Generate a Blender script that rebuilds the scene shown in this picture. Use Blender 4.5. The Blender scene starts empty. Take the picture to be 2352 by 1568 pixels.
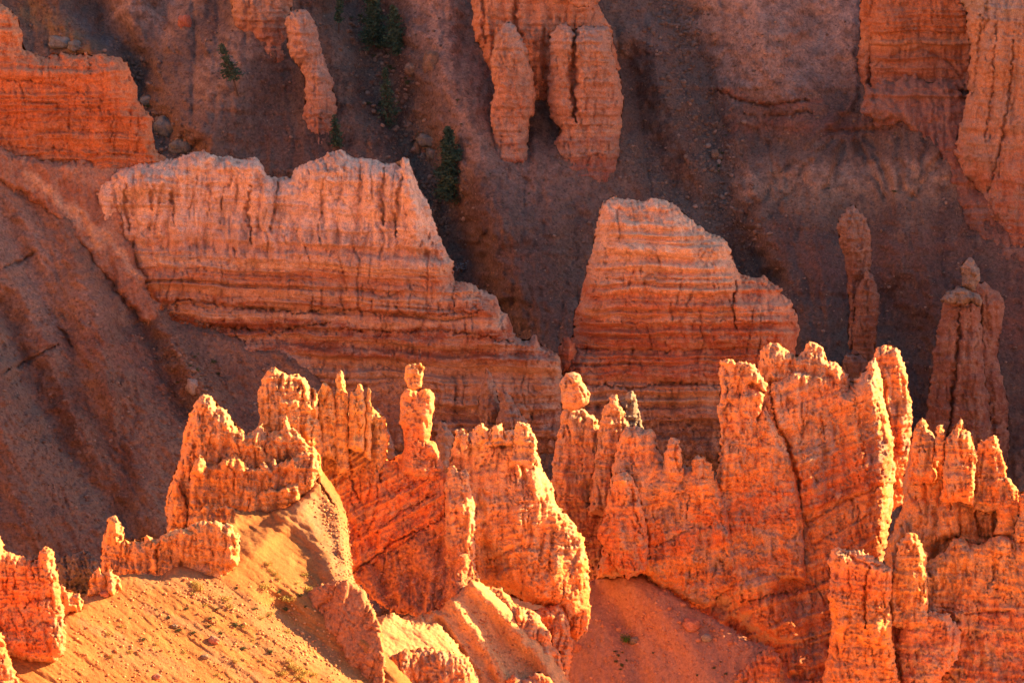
import bpy, math, random
import numpy as np
from mathutils import Vector, Matrix

# ------------------------------------------------------------------ camera, sky, sun, exposure
SC = bpy.context.scene
HF, PITCH, CZ = math.radians(14.0), math.radians(20.0), 250.0
cam_d = bpy.data.cameras.new('camera'); cam = bpy.data.objects.new('camera', cam_d)
SC.collection.objects.link(cam); SC.camera = cam
cam.location = (0, 0, CZ); cam.rotation_euler = (math.pi / 2 - PITCH, 0, 0)
cam_d.sensor_fit = 'HORIZONTAL'; cam_d.angle = HF; cam_d.clip_start = 1; cam_d.clip_end = 6000
SUN_AZ, SUN_EL = math.radians(63), math.radians(16)        # azimuth to the right of the view direction
world = bpy.data.worlds.new('World'); SC.world = world; world.use_nodes = True
wn = world.node_tree; bgn = wn.nodes['Background']
sky = wn.nodes.new('ShaderNodeTexSky'); sky.sky_type = 'NISHITA'; sky.sun_disc = False
sky.sun_elevation = SUN_EL; sky.sun_rotation = SUN_AZ; sky.altitude = 2500; sky.dust_density = 5.0; sky.air_density = 1.0; sky.ozone_density = .6
wn.links.new(sky.outputs[0], bgn.inputs[0]); bgn.inputs[1].default_value = 0.058
sl = bpy.data.lights.new('sun', 'SUN'); so = bpy.data.objects.new('sun', sl); SC.collection.objects.link(so)
sl.energy = 5.0; sl.angle = math.radians(0.6); sl.color = (1.0, 0.61, 0.25)
LDIR = Vector((math.cos(SUN_EL) * math.sin(SUN_AZ), math.cos(SUN_EL) * math.cos(SUN_AZ), math.sin(SUN_EL)))
so.rotation_euler = LDIR.to_track_quat('Z', 'Y').to_euler(); so.location = (0, 0, 400)
SC.view_settings.view_transform = 'Standard'; SC.view_settings.look = 'None'
SC.view_settings.exposure = 2.4; SC.view_settings.gamma = 1.0
SC.render.engine = 'CYCLES'; SC.cycles.use_denoising = True
SC.cycles.max_bounces = 8; SC.cycles.diffuse_bounces = 5

# ------------------------------------------------------------------ numeric helpers
IW, IH, TH = 2352.0, 1568.0, math.tan(HF / 2)
STEP = 2.6
rng = np.random.default_rng(7)
RND = random.Random(11)

def rays(px, py):
    u = (px / IW - .5) * 2 * TH
    v = (.5 - py / IH) * 2 * TH * IH / IW
    c, s = math.cos(PITCH), math.sin(PITCH)
    return np.stack([u, v * s + c, v * c - s], -1)

def at(px, py, Y):
    d = rays(np.float64(px), np.float64(py)); return d * (Y / d[1])

_pr = np.random.default_rng(3); PERM = np.tile(_pr.permutation(256).astype(np.int32), 2)
_ga = _pr.random(256) * 2 * math.pi; GX, GY = np.cos(_ga).astype(np.float32), np.sin(_ga).astype(np.float32); RV = (_pr.random(256) * 2 - 1).astype(np.float32)
def noise(x, y, seed=0):
    """gradient noise, about -0.7..0.7"""
    x = np.asarray(x, np.float64) + (seed % 97) * 13.37; y = np.asarray(y, np.float64) + (seed % 89) * 7.91
    x0 = np.floor(x); y0 = np.floor(y); fx = (x - x0).astype(np.float32); fy = (y - y0).astype(np.float32)
    ix = x0.astype(np.int32) & 255; iy = y0.astype(np.int32) & 255; ix1 = (ix + 1) & 255; iy1 = (iy + 1) & 255
    u = fx * fx * fx * (fx * (fx * 6 - 15) + 10); v = fy * fy * fy * (fy * (fy * 6 - 15) + 10)
    p0 = PERM[ix]; p1 = PERM[ix1]
    h = PERM[p0 + iy]; a = GX[h] * fx + GY[h] * fy
    h = PERM[p1 + iy]; b = GX[h] * (fx - 1) + GY[h] * fy
    h = PERM[p0 + iy1]; c = GX[h] * fx + GY[h] * (fy - 1)
    h = PERM[p1 + iy1]; d = GX[h] * (fx - 1) + GY[h] * (fy - 1)
    return (a + (b - a) * u) * (1 - v) + (c + (d - c) * u) * v

def cellr(i, j, seed=0):
    i = (np.asarray(i).astype(np.int64) + seed * 31) & 255; j = (np.asarray(j).astype(np.int64) + seed * 17) & 255
    return RV[PERM[PERM[i] + j]]

def blocks(a, zz, w, b, sd):
    """jointed beds: each block of each bed stands out or back by its own amount, -1..1"""
    l = np.floor(zz / b + .35 * noise(a / (3 * b), zz / (3 * b), sd))
    r = cellr(l, l * 0 + 7, sd)
    c = np.floor(a / (w * (1 + .5 * r)) + 9 * r + .45 * noise(a / w, zz / w, sd + 1))
    return cellr(c, l, sd + 2)

def fbm(x, y, seed=0, o=4, gain=.5):
    r = 0; a = 1.0
    for i in range(o):
        r = r + a * noise(x * 2 ** i + 17.3 * i, y * 2 ** i - 9.1 * i, seed + i * 31); a *= gain
    return r

def billow(x, y, seed=0, o=3, gain=.5):
    r = 0; a = 1.0
    for i in range(o):
        r = r + a * np.abs(noise(x * 2 ** i + 7.7 * i, y * 2 ** i + 3.3 * i, seed + i * 57)); a *= gain
    return r

def poly_sdf(px, py, poly):
    d2 = np.full(px.shape, 1e18); ins = np.zeros(px.shape, bool); n = len(poly)
    for i in range(n):
        x0, y0 = poly[i]; x1, y1 = poly[(i + 1) % n]
        ex, ey = x1 - x0, y1 - y0; L = ex * ex + ey * ey + 1e-9
        t = np.clip(((px - x0) * ex + (py - y0) * ey) / L, 0, 1)
        q = (px - x0 - t * ex) ** 2 + (py - y0 - t * ey) ** 2
        np.minimum(d2, q, out=d2)
        if y0 != y1:
            c = ((y0 <= py) & (y1 > py)) | ((y1 <= py) & (y0 > py))
            ins ^= c & (px < ex * (py - y0) / (y1 - y0) + x0)
    d = np.sqrt(d2); return np.where(ins, d, -d)

def line_dist(px, py, pts):
    d2 = np.full(px.shape, 1e18); T = np.zeros(px.shape); n = len(pts) - 1
    for i in range(n):
        x0, y0 = pts[i]; x1, y1 = pts[i + 1]
        ex, ey = x1 - x0, y1 - y0; L = ex * ex + ey * ey + 1e-9
        t = np.clip(((px - x0) * ex + (py - y0) * ey) / L, 0, 1)
        q = (px - x0 - t * ex) ** 2 + (py - y0 - t * ey) ** 2
        m = q < d2; d2 = np.where(m, q, d2); T = np.where(m, (i + t) / n, T)
    return np.sqrt(d2), T

# ------------------------------------------------------------------ materials
def mat_base(name, rough=.95):
    m = bpy.data.materials.new(name); m.use_nodes = True
    nt = m.node_tree; b = nt.nodes['Principled BSDF']
    b.inputs['Roughness'].default_value = rough; b.inputs['Specular IOR Level'].default_value = .15
    return m, nt, b

class NT:
    def __init__(s, nt): s.nt = nt
    def n(s, t, **k):
        x = s.nt.nodes.new(t)
        for a, v in k.items(): setattr(x, a, v)
        return x
    def l(s, a, b): s.nt.links.new(a, b)
    def math(s, op, a, b=None, c=None):
        x = s.n('ShaderNodeMath', operation=op)
        for i, v in enumerate((a, b, c)):
            if v is None: continue
            if isinstance(v, (int, float)): x.inputs[i].default_value = v
            else: s.l(v, x.inputs[i])
        return x.outputs[0]
    def noise(s, vec, scale, detail=4, rough=.55, dist=0):
        x = s.n('ShaderNodeTexNoise'); s.l(vec, x.inputs['Vector'])
        x.inputs['Scale'].default_value = scale; x.inputs['Detail'].default_value = detail
        x.inputs['Roughness'].default_value = rough; x.inputs['Distortion'].default_value = dist
        return x.outputs['Fac']
    def scale(s, vec, xyz):
        x = s.n('ShaderNodeVectorMath', operation='MULTIPLY'); s.l(vec, x.inputs[0]); x.inputs[1].default_value = xyz
        return x.outputs[0]
    def ramp(s, fac, stops, interp='LINEAR'):
        x = s.n('ShaderNodeValToRGB'); s.l(fac, x.inputs[0]); cr = x.color_ramp; cr.interpolation = interp
        while len(cr.elements) > 1: cr.elements.remove(cr.elements[-1])
        for i, (p, c) in enumerate(stops):
            e = cr.elements[0] if i == 0 else cr.elements.new(p)
            e.position = p; e.color = (*c, 1)
        return x.outputs[0]
    def mix(s, fac, a, b, blend='MIX'):
        x = s.n('ShaderNodeMix', data_type='RGBA', blend_type=blend)
        if isinstance(fac, (int, float)): x.inputs[0].default_value = fac
        else: s.l(fac, x.inputs[0])
        for i, v in ((6, a), (7, b)):
            if isinstance(v, tuple): x.inputs[i].default_value = (*v, 1)
            else: s.l(v, x.inputs[i])
        return x.outputs[2]

def smooth(s, v, a, b):
    x = s.n('ShaderNodeMapRange', interpolation_type='SMOOTHSTEP'); s.l(v, x.inputs[0])
    x.inputs[1].default_value = a; x.inputs[2].default_value = b
    return x.outputs[0]

def rock_mat(name, stops, patina=(.34, .22, .16), pat=.45, dip=0.0, wob=1.2, band=.25, bandc=(.62, .36, .22), bump=.5, dust=None, k=1.0):
    """stops: list of (world z, albedo) ; the strata colours run along z"""
    m, nt, b = mat_base(name); s = NT(nt)
    pos = s.n('ShaderNodeNewGeometry').outputs['Position']
    sep = s.n('ShaderNodeSeparateXYZ'); s.l(pos, sep.inputs[0])
    w = s.noise(s.scale(pos, (1, 1, .3)), .12 * k, 3)
    z = s.math('ADD', sep.outputs[2], s.math('MULTIPLY', s.math('SUBTRACT', w, .5), 2 * wob))
    if dip: z = s.math('ADD', z, s.math('MULTIPLY', sep.outputs[0], dip))
    off = 0
    stops = sorted(stops); z0, z1 = stops[0][0] - .01, stops[-1][0] + .01
    f = s.math('DIVIDE', s.math('SUBTRACT', z, z0), z1 - z0)
    col = s.ramp(f, [((a - z0) / (z1 - z0), c) for a, c in stops])
    # thin beds
    comb = s.n('ShaderNodeCombineXYZ'); s.l(s.math('MULTIPLY', z, 1.0), comb.inputs[2])
    s.l(s.math('MULTIPLY', sep.outputs[0], .02), comb.inputs[0])
    bd = s.noise(comb.outputs[0], .9 * k, 5, .7)
    col = s.mix(s.math('MULTIPLY', smooth(s, bd, .5, .68), band), col, bandc)
    col = s.mix(s.math('MULTIPLY', smooth(s, bd, .48, .3), band * 1.6), col, s.mix(1.0, col, (.70, .50, .44), 'MULTIPLY'))
    # blotches, streaks, fine grain
    n1 = s.noise(pos, .35 * k, 6, .65, .5)
    col = s.mix(s.math('MULTIPLY', smooth(s, n1, .47, .60), min(.85, pat * 1.5)), col, patina)
    n4 = s.noise(s.scale(pos, (1, 1, 1.6)), 1.1 * k, 5, .7, .8)
    col = s.mix(s.math('MULTIPLY', smooth(s, n4, .54, .66), min(.8, pat * 1.5)), col, tuple(.5 * a + .5 * b for a, b in zip(patina, (.40, .33, .29))))
    n2 = s.noise(s.scale(pos, (1, 1, .18)), 1.3 * k, 5, .6)
    col = s.mix(s.math('MULTIPLY', smooth(s, n2, .52, .70), .6), col, s.mix(1.0, col, (1.22, 1.3, 1.3), 'MULTIPLY'))
    col = s.mix(s.math('MULTIPLY', smooth(s, n2, .47, .30), .7), col, s.mix(1.0, col, (.66, .58, .56), 'MULTIPLY'))
    n3 = s.noise(pos, 5.0 * k, 4, .7)
    col = s.mix(.8, col, s.mix(1.0, col, s.ramp(n3, [(.3, (.5, .48, .48)), (.5, (1, 1, 1)), (.72, (1.35, 1.35, 1.35))]), 'MULTIPLY'))
    if dust:
        nz = s.n('ShaderNodeSeparateXYZ'); s.l(s.n('ShaderNodeNewGeometry').outputs['Normal'], nz.inputs[0])
        col = s.mix(s.math('MULTIPLY', smooth(s, nz.outputs[2], .55, .85), .7), col, dust)
    s.l(col, b.inputs['Base Color'])
    bn = s.noise(s.scale(pos, (1, 1, .6)), 2.4 * k, 6, .7, .4)
    bn2 = s.noise(comb.outputs[0], 2.0 * k, 4, .7)
    bu = s.n('ShaderNodeBump'); bu.inputs['Strength'].default_value = bump; bu.inputs['Distance'].default_value = .35
    s.l(s.math('ADD', bn, s.math('MULTIPLY', bn2, .5)), bu.inputs['Height']); s.l(bu.outputs[0], b.inputs['Normal'])
    return m

def soil_mat(name, c0, c1, c2, scale=.25, bump=.35, grit=6.0, gritc=.6):
    """loose slope: three soils mixed in patches drawn out downhill, pebbles, and the traced colour patches"""
    m, nt, b = mat_base(name, 1.0); s = NT(nt)
    pos = s.n('ShaderNodeNewGeometry').outputs['Position']
    st = s.scale(pos, (1, .45, .45))
    n1 = s.noise(st, scale, 6, .6, .4); n2 = s.noise(st, scale * 3.1, 5, .65)
    col = s.mix(smooth(s, n1, .36, .64), c0, c1)
    col = s.mix(s.math('MULTIPLY', smooth(s, n2, .5, .72), .7), col, c2)
    at_ = s.n('ShaderNodeAttribute', attribute_name='patch')
    col = s.mix(at_.outputs['Alpha'], col, at_.outputs['Color'])
    n3 = s.noise(pos, grit, 4, .75)
    col = s.mix(gritc, col, s.mix(1.0, col, s.ramp(n3, [(.30, (.38, .36, .35)), (.47, (.9, .9, .9)), (.6, (1.15, 1.13, 1.1)), (.74, (1.9, 1.8, 1.7))]), 'MULTIPLY'))
    s.l(col, b.inputs['Base Color'])
    vo = s.n('ShaderNodeTexVoronoi'); s.l(pos, vo.inputs['Vector']); vo.inputs['Scale'].default_value = grit * .45
    bu = s.n('ShaderNodeBump'); bu.inputs['Strength'].default_value = bump; bu.inputs['Distance'].default_value = .3
    s.l(s.math('ADD', s.math('MULTIPLY', vo.outputs['Distance'], -.5), s.noise(pos, grit * .6, 5, .7)), bu.inputs['Height'])
    s.l(bu.outputs[0], b.inputs['Normal'])
    return m

# ------------------------------------------------------------------ objects
COL = SC.collection
def tag(o, label=None, cat=None, group=None, kind=None):
    if label: o['label'] = label
    if cat: o['category'] = cat
    if group: o['group'] = group
    if kind: o['kind'] = kind
    return o

def new_mesh(name, V, F, mat=None, smooth_=True, parent=None, patch=None):
    me = bpy.data.meshes.new(name)
    V = np.asarray(V, np.float32); F = np.asarray(F, np.int32)
    me.vertices.add(len(V)); me.vertices.foreach_set('co', V.ravel())
    k = F.shape[1]
    me.loops.add(F.size); me.loops.foreach_set('vertex_index', F.ravel())
    me.polygons.add(len(F)); me.polygons.foreach_set('loop_start', np.arange(0, F.size, k, dtype=np.int32))
    me.polygons.foreach_set('loop_total', np.full(len(F), k, np.int32))
    if smooth_: me.polygons.foreach_set('use_smooth', np.ones(len(F), bool))
    if patch is not None:
        a = me.color_attributes.new('patch', 'FLOAT_COLOR', 'POINT'); a.data.foreach_set('color', np.asarray(patch, np.float32).ravel())
    me.update(calc_edges=True)
    if mat: me.materials.append(mat)
    o = bpy.data.objects.new(name, me); COL.objects.link(o)
    if parent:
        o.parent = parent; o.matrix_parent_inverse = Matrix.Translation(-Vector(parent.location))
    return o

def empty(name, loc):
    o = bpy.data.objects.new(name, None); COL.objects.link(o); o.location = loc; o.empty_display_size = 1
    return o

SEED = [100]
class Layer: pass

def rock(name, poly, ref, S=78, yaw=0, T=5, R=None, flute=(1.6, .7, 5), strata=(.8, .35, 0.0), knob=(.8, .25), big=(8, 1.0),
         cracks=(), feats=(), warp=(6, 26, 4.5, 8), split=None, pgain=1.0, crev=None, block=None, rough=None, bury=0, sheet=False, edge=None, mat=None, parent=None, step=None, patches=(), pnoise=14, roll=1.0, seed=None):
    """A body of rock (or a sheet of loose slope) standing at a real distance: its front lies on a plane of steepness S and
    heading yaw through the ground point `ref` (px, py, distance), swells to the thickness T inside its outline, and carries
    flutes, beds, knobs, cracks and ribs as real relief (all in metres)."""
    SEED[0] += 13; sd = SEED[0] if seed is None else seed
    st = step or STEP
    P0 = at(*ref); S_, yw = math.radians(S), math.radians(yaw)
    n = np.array([math.sin(S_) * math.sin(yw), -math.sin(S_) * math.cos(yw), math.cos(S_)])
    ah = np.array([math.cos(yw), math.sin(yw), 0.0])
    mpp = np.linalg.norm(P0) * 2 * TH / IW
    R = R or T * .55
    near = ref[2] < 440
    if not sheet:
        crev = crev or ((.9, .65, 6) if near else (1.7, .5, 5)); block = block or ((1.1, .5, .2) if near else (2.4, 1.1, .22)); rough = rough or ((.3, .07) if near else (.8, .11)); R = R * (.72 if near else .9)
    else: rough = rough or ((.5, .07) if near else (.9, .15))
    ys = [p[1] for p in poly]
    if bury:                              # the foot goes on below the ground it stands in
        lim = max(ys) - .16 * (max(ys) - min(ys)); poly = [(x, y + bury if y > lim else y) for x, y in poly]
    xs = [p[0] for p in poly]; ys = [p[1] for p in poly]
    def fields(st):
        gx = np.arange(min(xs) - 12, max(xs) + 12 + st, st); gy = np.arange(min(ys) - 12, max(ys) + 12 + st, st)
        px, py = np.meshgrid(gx, gy)
        def sd_at(px, py):
            a, f, a2, f2 = warp
            wx = px + a * fbm(px / f, py / f, sd, 2) + a2 * fbm(px / f2, py / f2, sd + 1, 2)
            wy = py + a * fbm(px / f + 40, py / f, sd + 2, 2) + a2 * 1.4 * fbm(px / f2 + 40, py / f2, sd + 3, 2)
            return poly_sdf(wx, wy, poly)
        s = sd_at(px, py)
        gyv, gxv = np.gradient(s, st); gl = np.sqrt(gxv ** 2 + gyv ** 2) + 1e-6
        neg = np.clip(-s, 0, None)
        keep = s > -1.6 * st
        px2 = px + gxv / gl * neg * 1.0; py2 = py + gyv / gl * neg * 1.0
        return px, py, px2, py2, np.clip(s, 0, None), s, keep
    def place(px, py):
        d = rays(px, py); t = (n @ P0) / (d @ n)
        return d, t
    def cells(keep, s):
        ny, nx = s.shape; idx = -np.ones(s.shape, np.int64)
        c = keep[:-1, :-1] & keep[1:, :-1] & keep[:-1, 1:] & keep[1:, 1:]
        p = s > 0; c &= p[:-1, :-1] | p[1:, :-1] | p[:-1, 1:] | p[1:, 1:]
        u = np.zeros(s.shape, bool)
        u[:-1, :-1] |= c; u[1:, :-1] |= c; u[:-1, 1:] |= c; u[1:, 1:] |= c
        idx[u] = np.arange(u.sum())
        F = np.stack([idx[:-1, :-1][c], idx[1:, :-1][c], idx[1:, 1:][c], idx[:-1, 1:][c]], -1)
        return u, F
    px, py, px2, py2, s, sraw, keep = fields(st)
    d, t = place(px2, py2); P = d * t[..., None]
    a = P @ ah; z = P[..., 2]
    sm = s * mpp
    h = np.zeros_like(a)
    if sheet:
        if edge:
            e = np.clip(s / edge[0], 0, 1); h -= edge[1] * (1 - e) ** 2
        damp = 1.0
    else:
        e = np.clip(sm / R, 0, 1); h += T / 2 * np.sqrt(1 - (1 - e) ** 2) * roll
        damp = .25 + .75 * np.clip(sm / (R * .5), 0, 1)
    if big[1]: h += damp * big[1] * 1.6 * fbm(a / big[0], z / (big[0] * 1.4), sd + 5, 3)
    up = 1.0; lo = 1.0
    if split:
        up = np.clip((split[0] + split[1] - py) / (2 * split[1]), 0, 1); lo = .35 + .95 * (1 - up); up = .25 + .85 * up
    if flute[1]:
        w, am, el = flute
        wa = a + .35 * w * fbm(a / (2 * w), z / (2 * w), sd + 7, 2)
        f = billow(wa / w, z / (w * el), sd + 9, 3, .5)
        h += damp * up * am * (np.power(np.clip(f, 0, 1) + .001, .6) - .45) * 1.8
    if strata[1]:
        b, am, dip = strata
        zz = z + dip * a + .5 * b * fbm(a / (b * 7), z / (b * 7), sd + 11, 3)
        l = noise(zz / b, a * .012 / b, 991) + .6 * noise(zz / (b * .45), a * .02 / b, 992) + .35 * noise(zz / (b * .2), a * .05 / b, 993)
        l = np.tanh(l * 4.5) * np.clip(.85 + .7 * fbm(a / (5 * b), zz / b, sd + 12, 2), .2, 1.6)
        h += damp * lo * am * l * .6
    if knob[1]:
        k, am = knob
        h += damp * am * (billow(a / k, z / k, sd + 15, 4, .55) - .35) * 1.5
    if block:
        bw, bb, am = block
        zz = z + strata[2] * a + .4 * bb * fbm(a / (bb * 6), z / (bb * 6), sd + 51, 2)
        h += damp * am * (.7 * blocks(a, zz, bw, bb, sd + 52) + .45 * blocks(a, zz, bw * .45, bb * .42, sd + 53))
    if crev:
        w, am, el = crev
        wa = a + .5 * w * fbm(a / w, z / (2 * w), sd + 61, 3)
        for q, (k, e2, g) in enumerate(((1, el, 1), (.5, el * .8, .6), (.9, .55, .55))):
            nn = noise(wa / (w * k), z / (w * k * e2), sd + 63 + q)
            mk = np.clip(.45 + 2.2 * noise(a / (w * 2.2 * k), z / (w * 3 * k), sd + 67 + q), 0, 1)
            h -= damp * am * g * mk * np.exp(-(nn / .055) ** 2)
    if rough: h += damp * rough[1] * 1.5 * fbm(a / rough[0], z / rough[0], sd + 71, 3, .6)
    wj = pnoise * fbm(px / 45, py / 45, sd + 21, 3); wj2 = pnoise * fbm(px / 45 + 70, py / 45, sd + 22, 3)
    cj = 7 * fbm(px / 14, py / 14, sd + 23, 2); cj2 = 7 * fbm(px / 14 + 30, py / 14, sd + 24, 2); cj3 = fbm(px / 18, py / 18, sd + 25, 2)
    for c in cracks:                      # (points, half width px, depth m)
        q, tt = line_dist(px + .35 * wj + cj, py + .35 * wj2 + cj2, c[0])
        q = q / (.25 + .8 * (1 - np.abs(2 * tt - 1)) + .9 * np.clip(cj3, -.2, 1))
        h -= c[2] * np.exp(-(q / (c[1] * .8)) ** 2)
    for c in feats:                       # broad ribs (+) and gullies (-): (points, half width px, height m)
        q, tt = line_dist(px + wj, py + wj2, c[0])
        pr = np.clip(1 - q / c[1], 0, 1); pr = pr * pr * (3 - 2 * pr) if len(c) < 4 else pr ** c[3]
        h += c[2] * pr
    patch = None
    if sheet:
        patch = np.zeros(a.shape + (4,))
        for c in patches:                 # (points, half width px, albedo, strength)
            q, tt = line_dist(px + 1.5 * wj + 6 * noise(px / 7, py / 7, sd + 31), py + 1.5 * wj2 + 6 * noise(px / 7 + 9, py / 7, sd + 32), c[0])
            g = c[3] * np.clip(1.25 - q / c[1], 0, 1) ** .8 * np.clip(.9 + .8 * fbm(px / 22, py / 22, sd + 33, 4), 0, 1)
            g = np.clip(g, 0, 1)[..., None]; c = (c[0], c[1], tuple(v * pgain for v in c[2]))
            patch[..., :3] = patch[..., :3] * (1 - g) + np.array(c[2]) * g if patch[..., 3].max() > 0 else np.array(c[2])
            patch[..., 3:] = np.maximum(patch[..., 3:], g)
    dl = np.linalg.norm(d, axis=-1)
    Pf = d * (t - h / dl)[..., None]
    u, F = cells(keep, sraw)
    V = Pf[u]; V = V + np.array([0, 0, CZ])
    F = F[:, ::1]
    pa = patch[u] if patch is not None else None
    if not sheet:                          # the far side, coarser
        bx, by, bx2, by2, bs, braw, bkeep = fields(st * 4)
        bd, bt = place(bx2, by2); be = np.clip(bs * mpp / R, 0, 1)
        hb = -T / 2 * np.sqrt(1 - (1 - be) ** 2) * (1 + .8 * fbm(bx / 60, by / 60, sd + 41, 3))
        Pb = bd * (bt - hb / np.linalg.norm(bd, axis=-1))[..., None]
        ub, Fb = cells(bkeep, braw)
        Vb = Pb[ub] + np.array([0, 0, CZ])
        F = np.concatenate([F, Fb[:, ::-1] + len(V)]); V = np.concatenate([V, Vb])
    o = new_mesh(name, V, F, mat, True, parent, pa)
    L = Layer(); L.o = o; L.g0 = (px[0, 0], py[0, 0]); L.st = st; L.P = Pf + np.array([0, 0, CZ]); L.mpp = mpp; L.n = n
    def look(x, y):
        i = min(max(int(round((y - L.g0[1]) / st)), 0), Pf.shape[0] - 1); j = min(max(int(round((x - L.g0[0]) / st)), 0), Pf.shape[1] - 1)
        return Vector(L.P[i, j])
    L.at = look
    L.base = at(*ref) + np.array([0, 0, CZ])
    return L

def zat(ref, py, S=78):
    """world height of picture row py on the body standing at ref"""
    P0 = at(*ref); S_ = math.radians(S); n = np.array([0, -math.sin(S_), math.cos(S_)])
    d = rays(np.float64(ref[0]), np.float64(py)); return (d * ((n @ P0) / (d @ n)))[2] + CZ

def strat(ref, S, stops):
    return [(zat(ref, y, S), c) for y, c in stops]

#==SETTING==
# ------------------------------------------------------------------ colours (albedo)
PALE = (.66, .40, .27); PINK = (.58, .31, .20); ORAN = (.60, .29, .13); RED = (.46, .17, .085); DRED = (.34, .115, .065)
TAN = (.52, .31, .18); BROWN = (.33, .19, .125); PURP = (.27, .135, .105); GREY = (.36, .28, .22); SAND = (.62, .38, .19)

# ------------------------------------------------------------------ the canyon: one ground sheet out to the horizon
def canyon_ground():
    ys = np.concatenate([np.linspace(-1500, -150, 16), np.linspace(-120, 500, 60), np.linspace(510, 1000, 60), np.linspace(1050, 2600, 16)])
    xs = np.concatenate([np.linspace(-2500, -420, 18), np.linspace(-400, 400, 90), np.linspace(420, 2500, 18)])
    X, Y = np.meshgrid(xs, ys)
    prof = np.interp(Y, [-1500, -150, -40, 0, 12, 40, 130, 250, 330, 420, 505, 641, 850, 880, 2600],
                     [60, 42, 10, -2.2, -6, -22, -74, -136, -196, -216, -224, -164, 4, 14, 60])  # unseen near ground raised to bounce sunlight onto the near ridge
    # unseen: left wall added to bounce sunlight, right promontory added to shade middle ridge
    left = np.interp(-X, [66, 120, 260, 420, 2500], [-225, -160, -20, 12, 60]); prof = np.maximum(prof, np.where(Y > 30, left - 220 * np.clip((Y - 385) / 70, 0, 1) * (X > -300) - 60 * np.clip((-X - 40) / 40, 0, 1) * 0, -999))
    t_ = np.clip((Y - 545 - .12 * np.maximum(X - 200, 0)) / 60, 0, 1) * np.clip((X - 105) / 110, 0, 1) * np.clip((560 - X) / 140, 0, 1)
    prof = np.maximum(prof, -235 + 245 * t_)
    nz = fbm(X / 90, Y / 90, 5, 4) * 12 * np.clip((np.abs(Y) - 20) / 150, 0.03, 1) + 3 * billow(X / 22, Y / 22, 8, 3)
    nz = np.where((Y > 440) & (Y < 690) & (np.abs(X) < 135), -22, nz)
    nz = np.where((Y > 300) & (Y <= 480) & (np.abs(X) < 100), -np.abs(nz) * .3, nz)
    Z = prof + nz + CZ
    ny, nx = X.shape; I = np.arange(nx * ny).reshape(ny, nx)
    F = np.stack([I[:-1, :-1].ravel(), I[:-1, 1:].ravel(), I[1:, 1:].ravel(), I[1:, :-1].ravel()], -1)
    V = np.stack([X.ravel(), Y.ravel(), Z.ravel()], -1)
    m = soil_mat('canyon_soil', (.74, .38, .19), (.70, .33, .15), (.76, .44, .25), .02, .3, 1.0)  # soil brightened to strengthen the light bounced onto the near ridge
    o = new_mesh('canyon_ground', V, F, m, True, None, np.zeros((len(V), 4)))
    tag(o, kind='structure')
canyon_ground()
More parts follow.
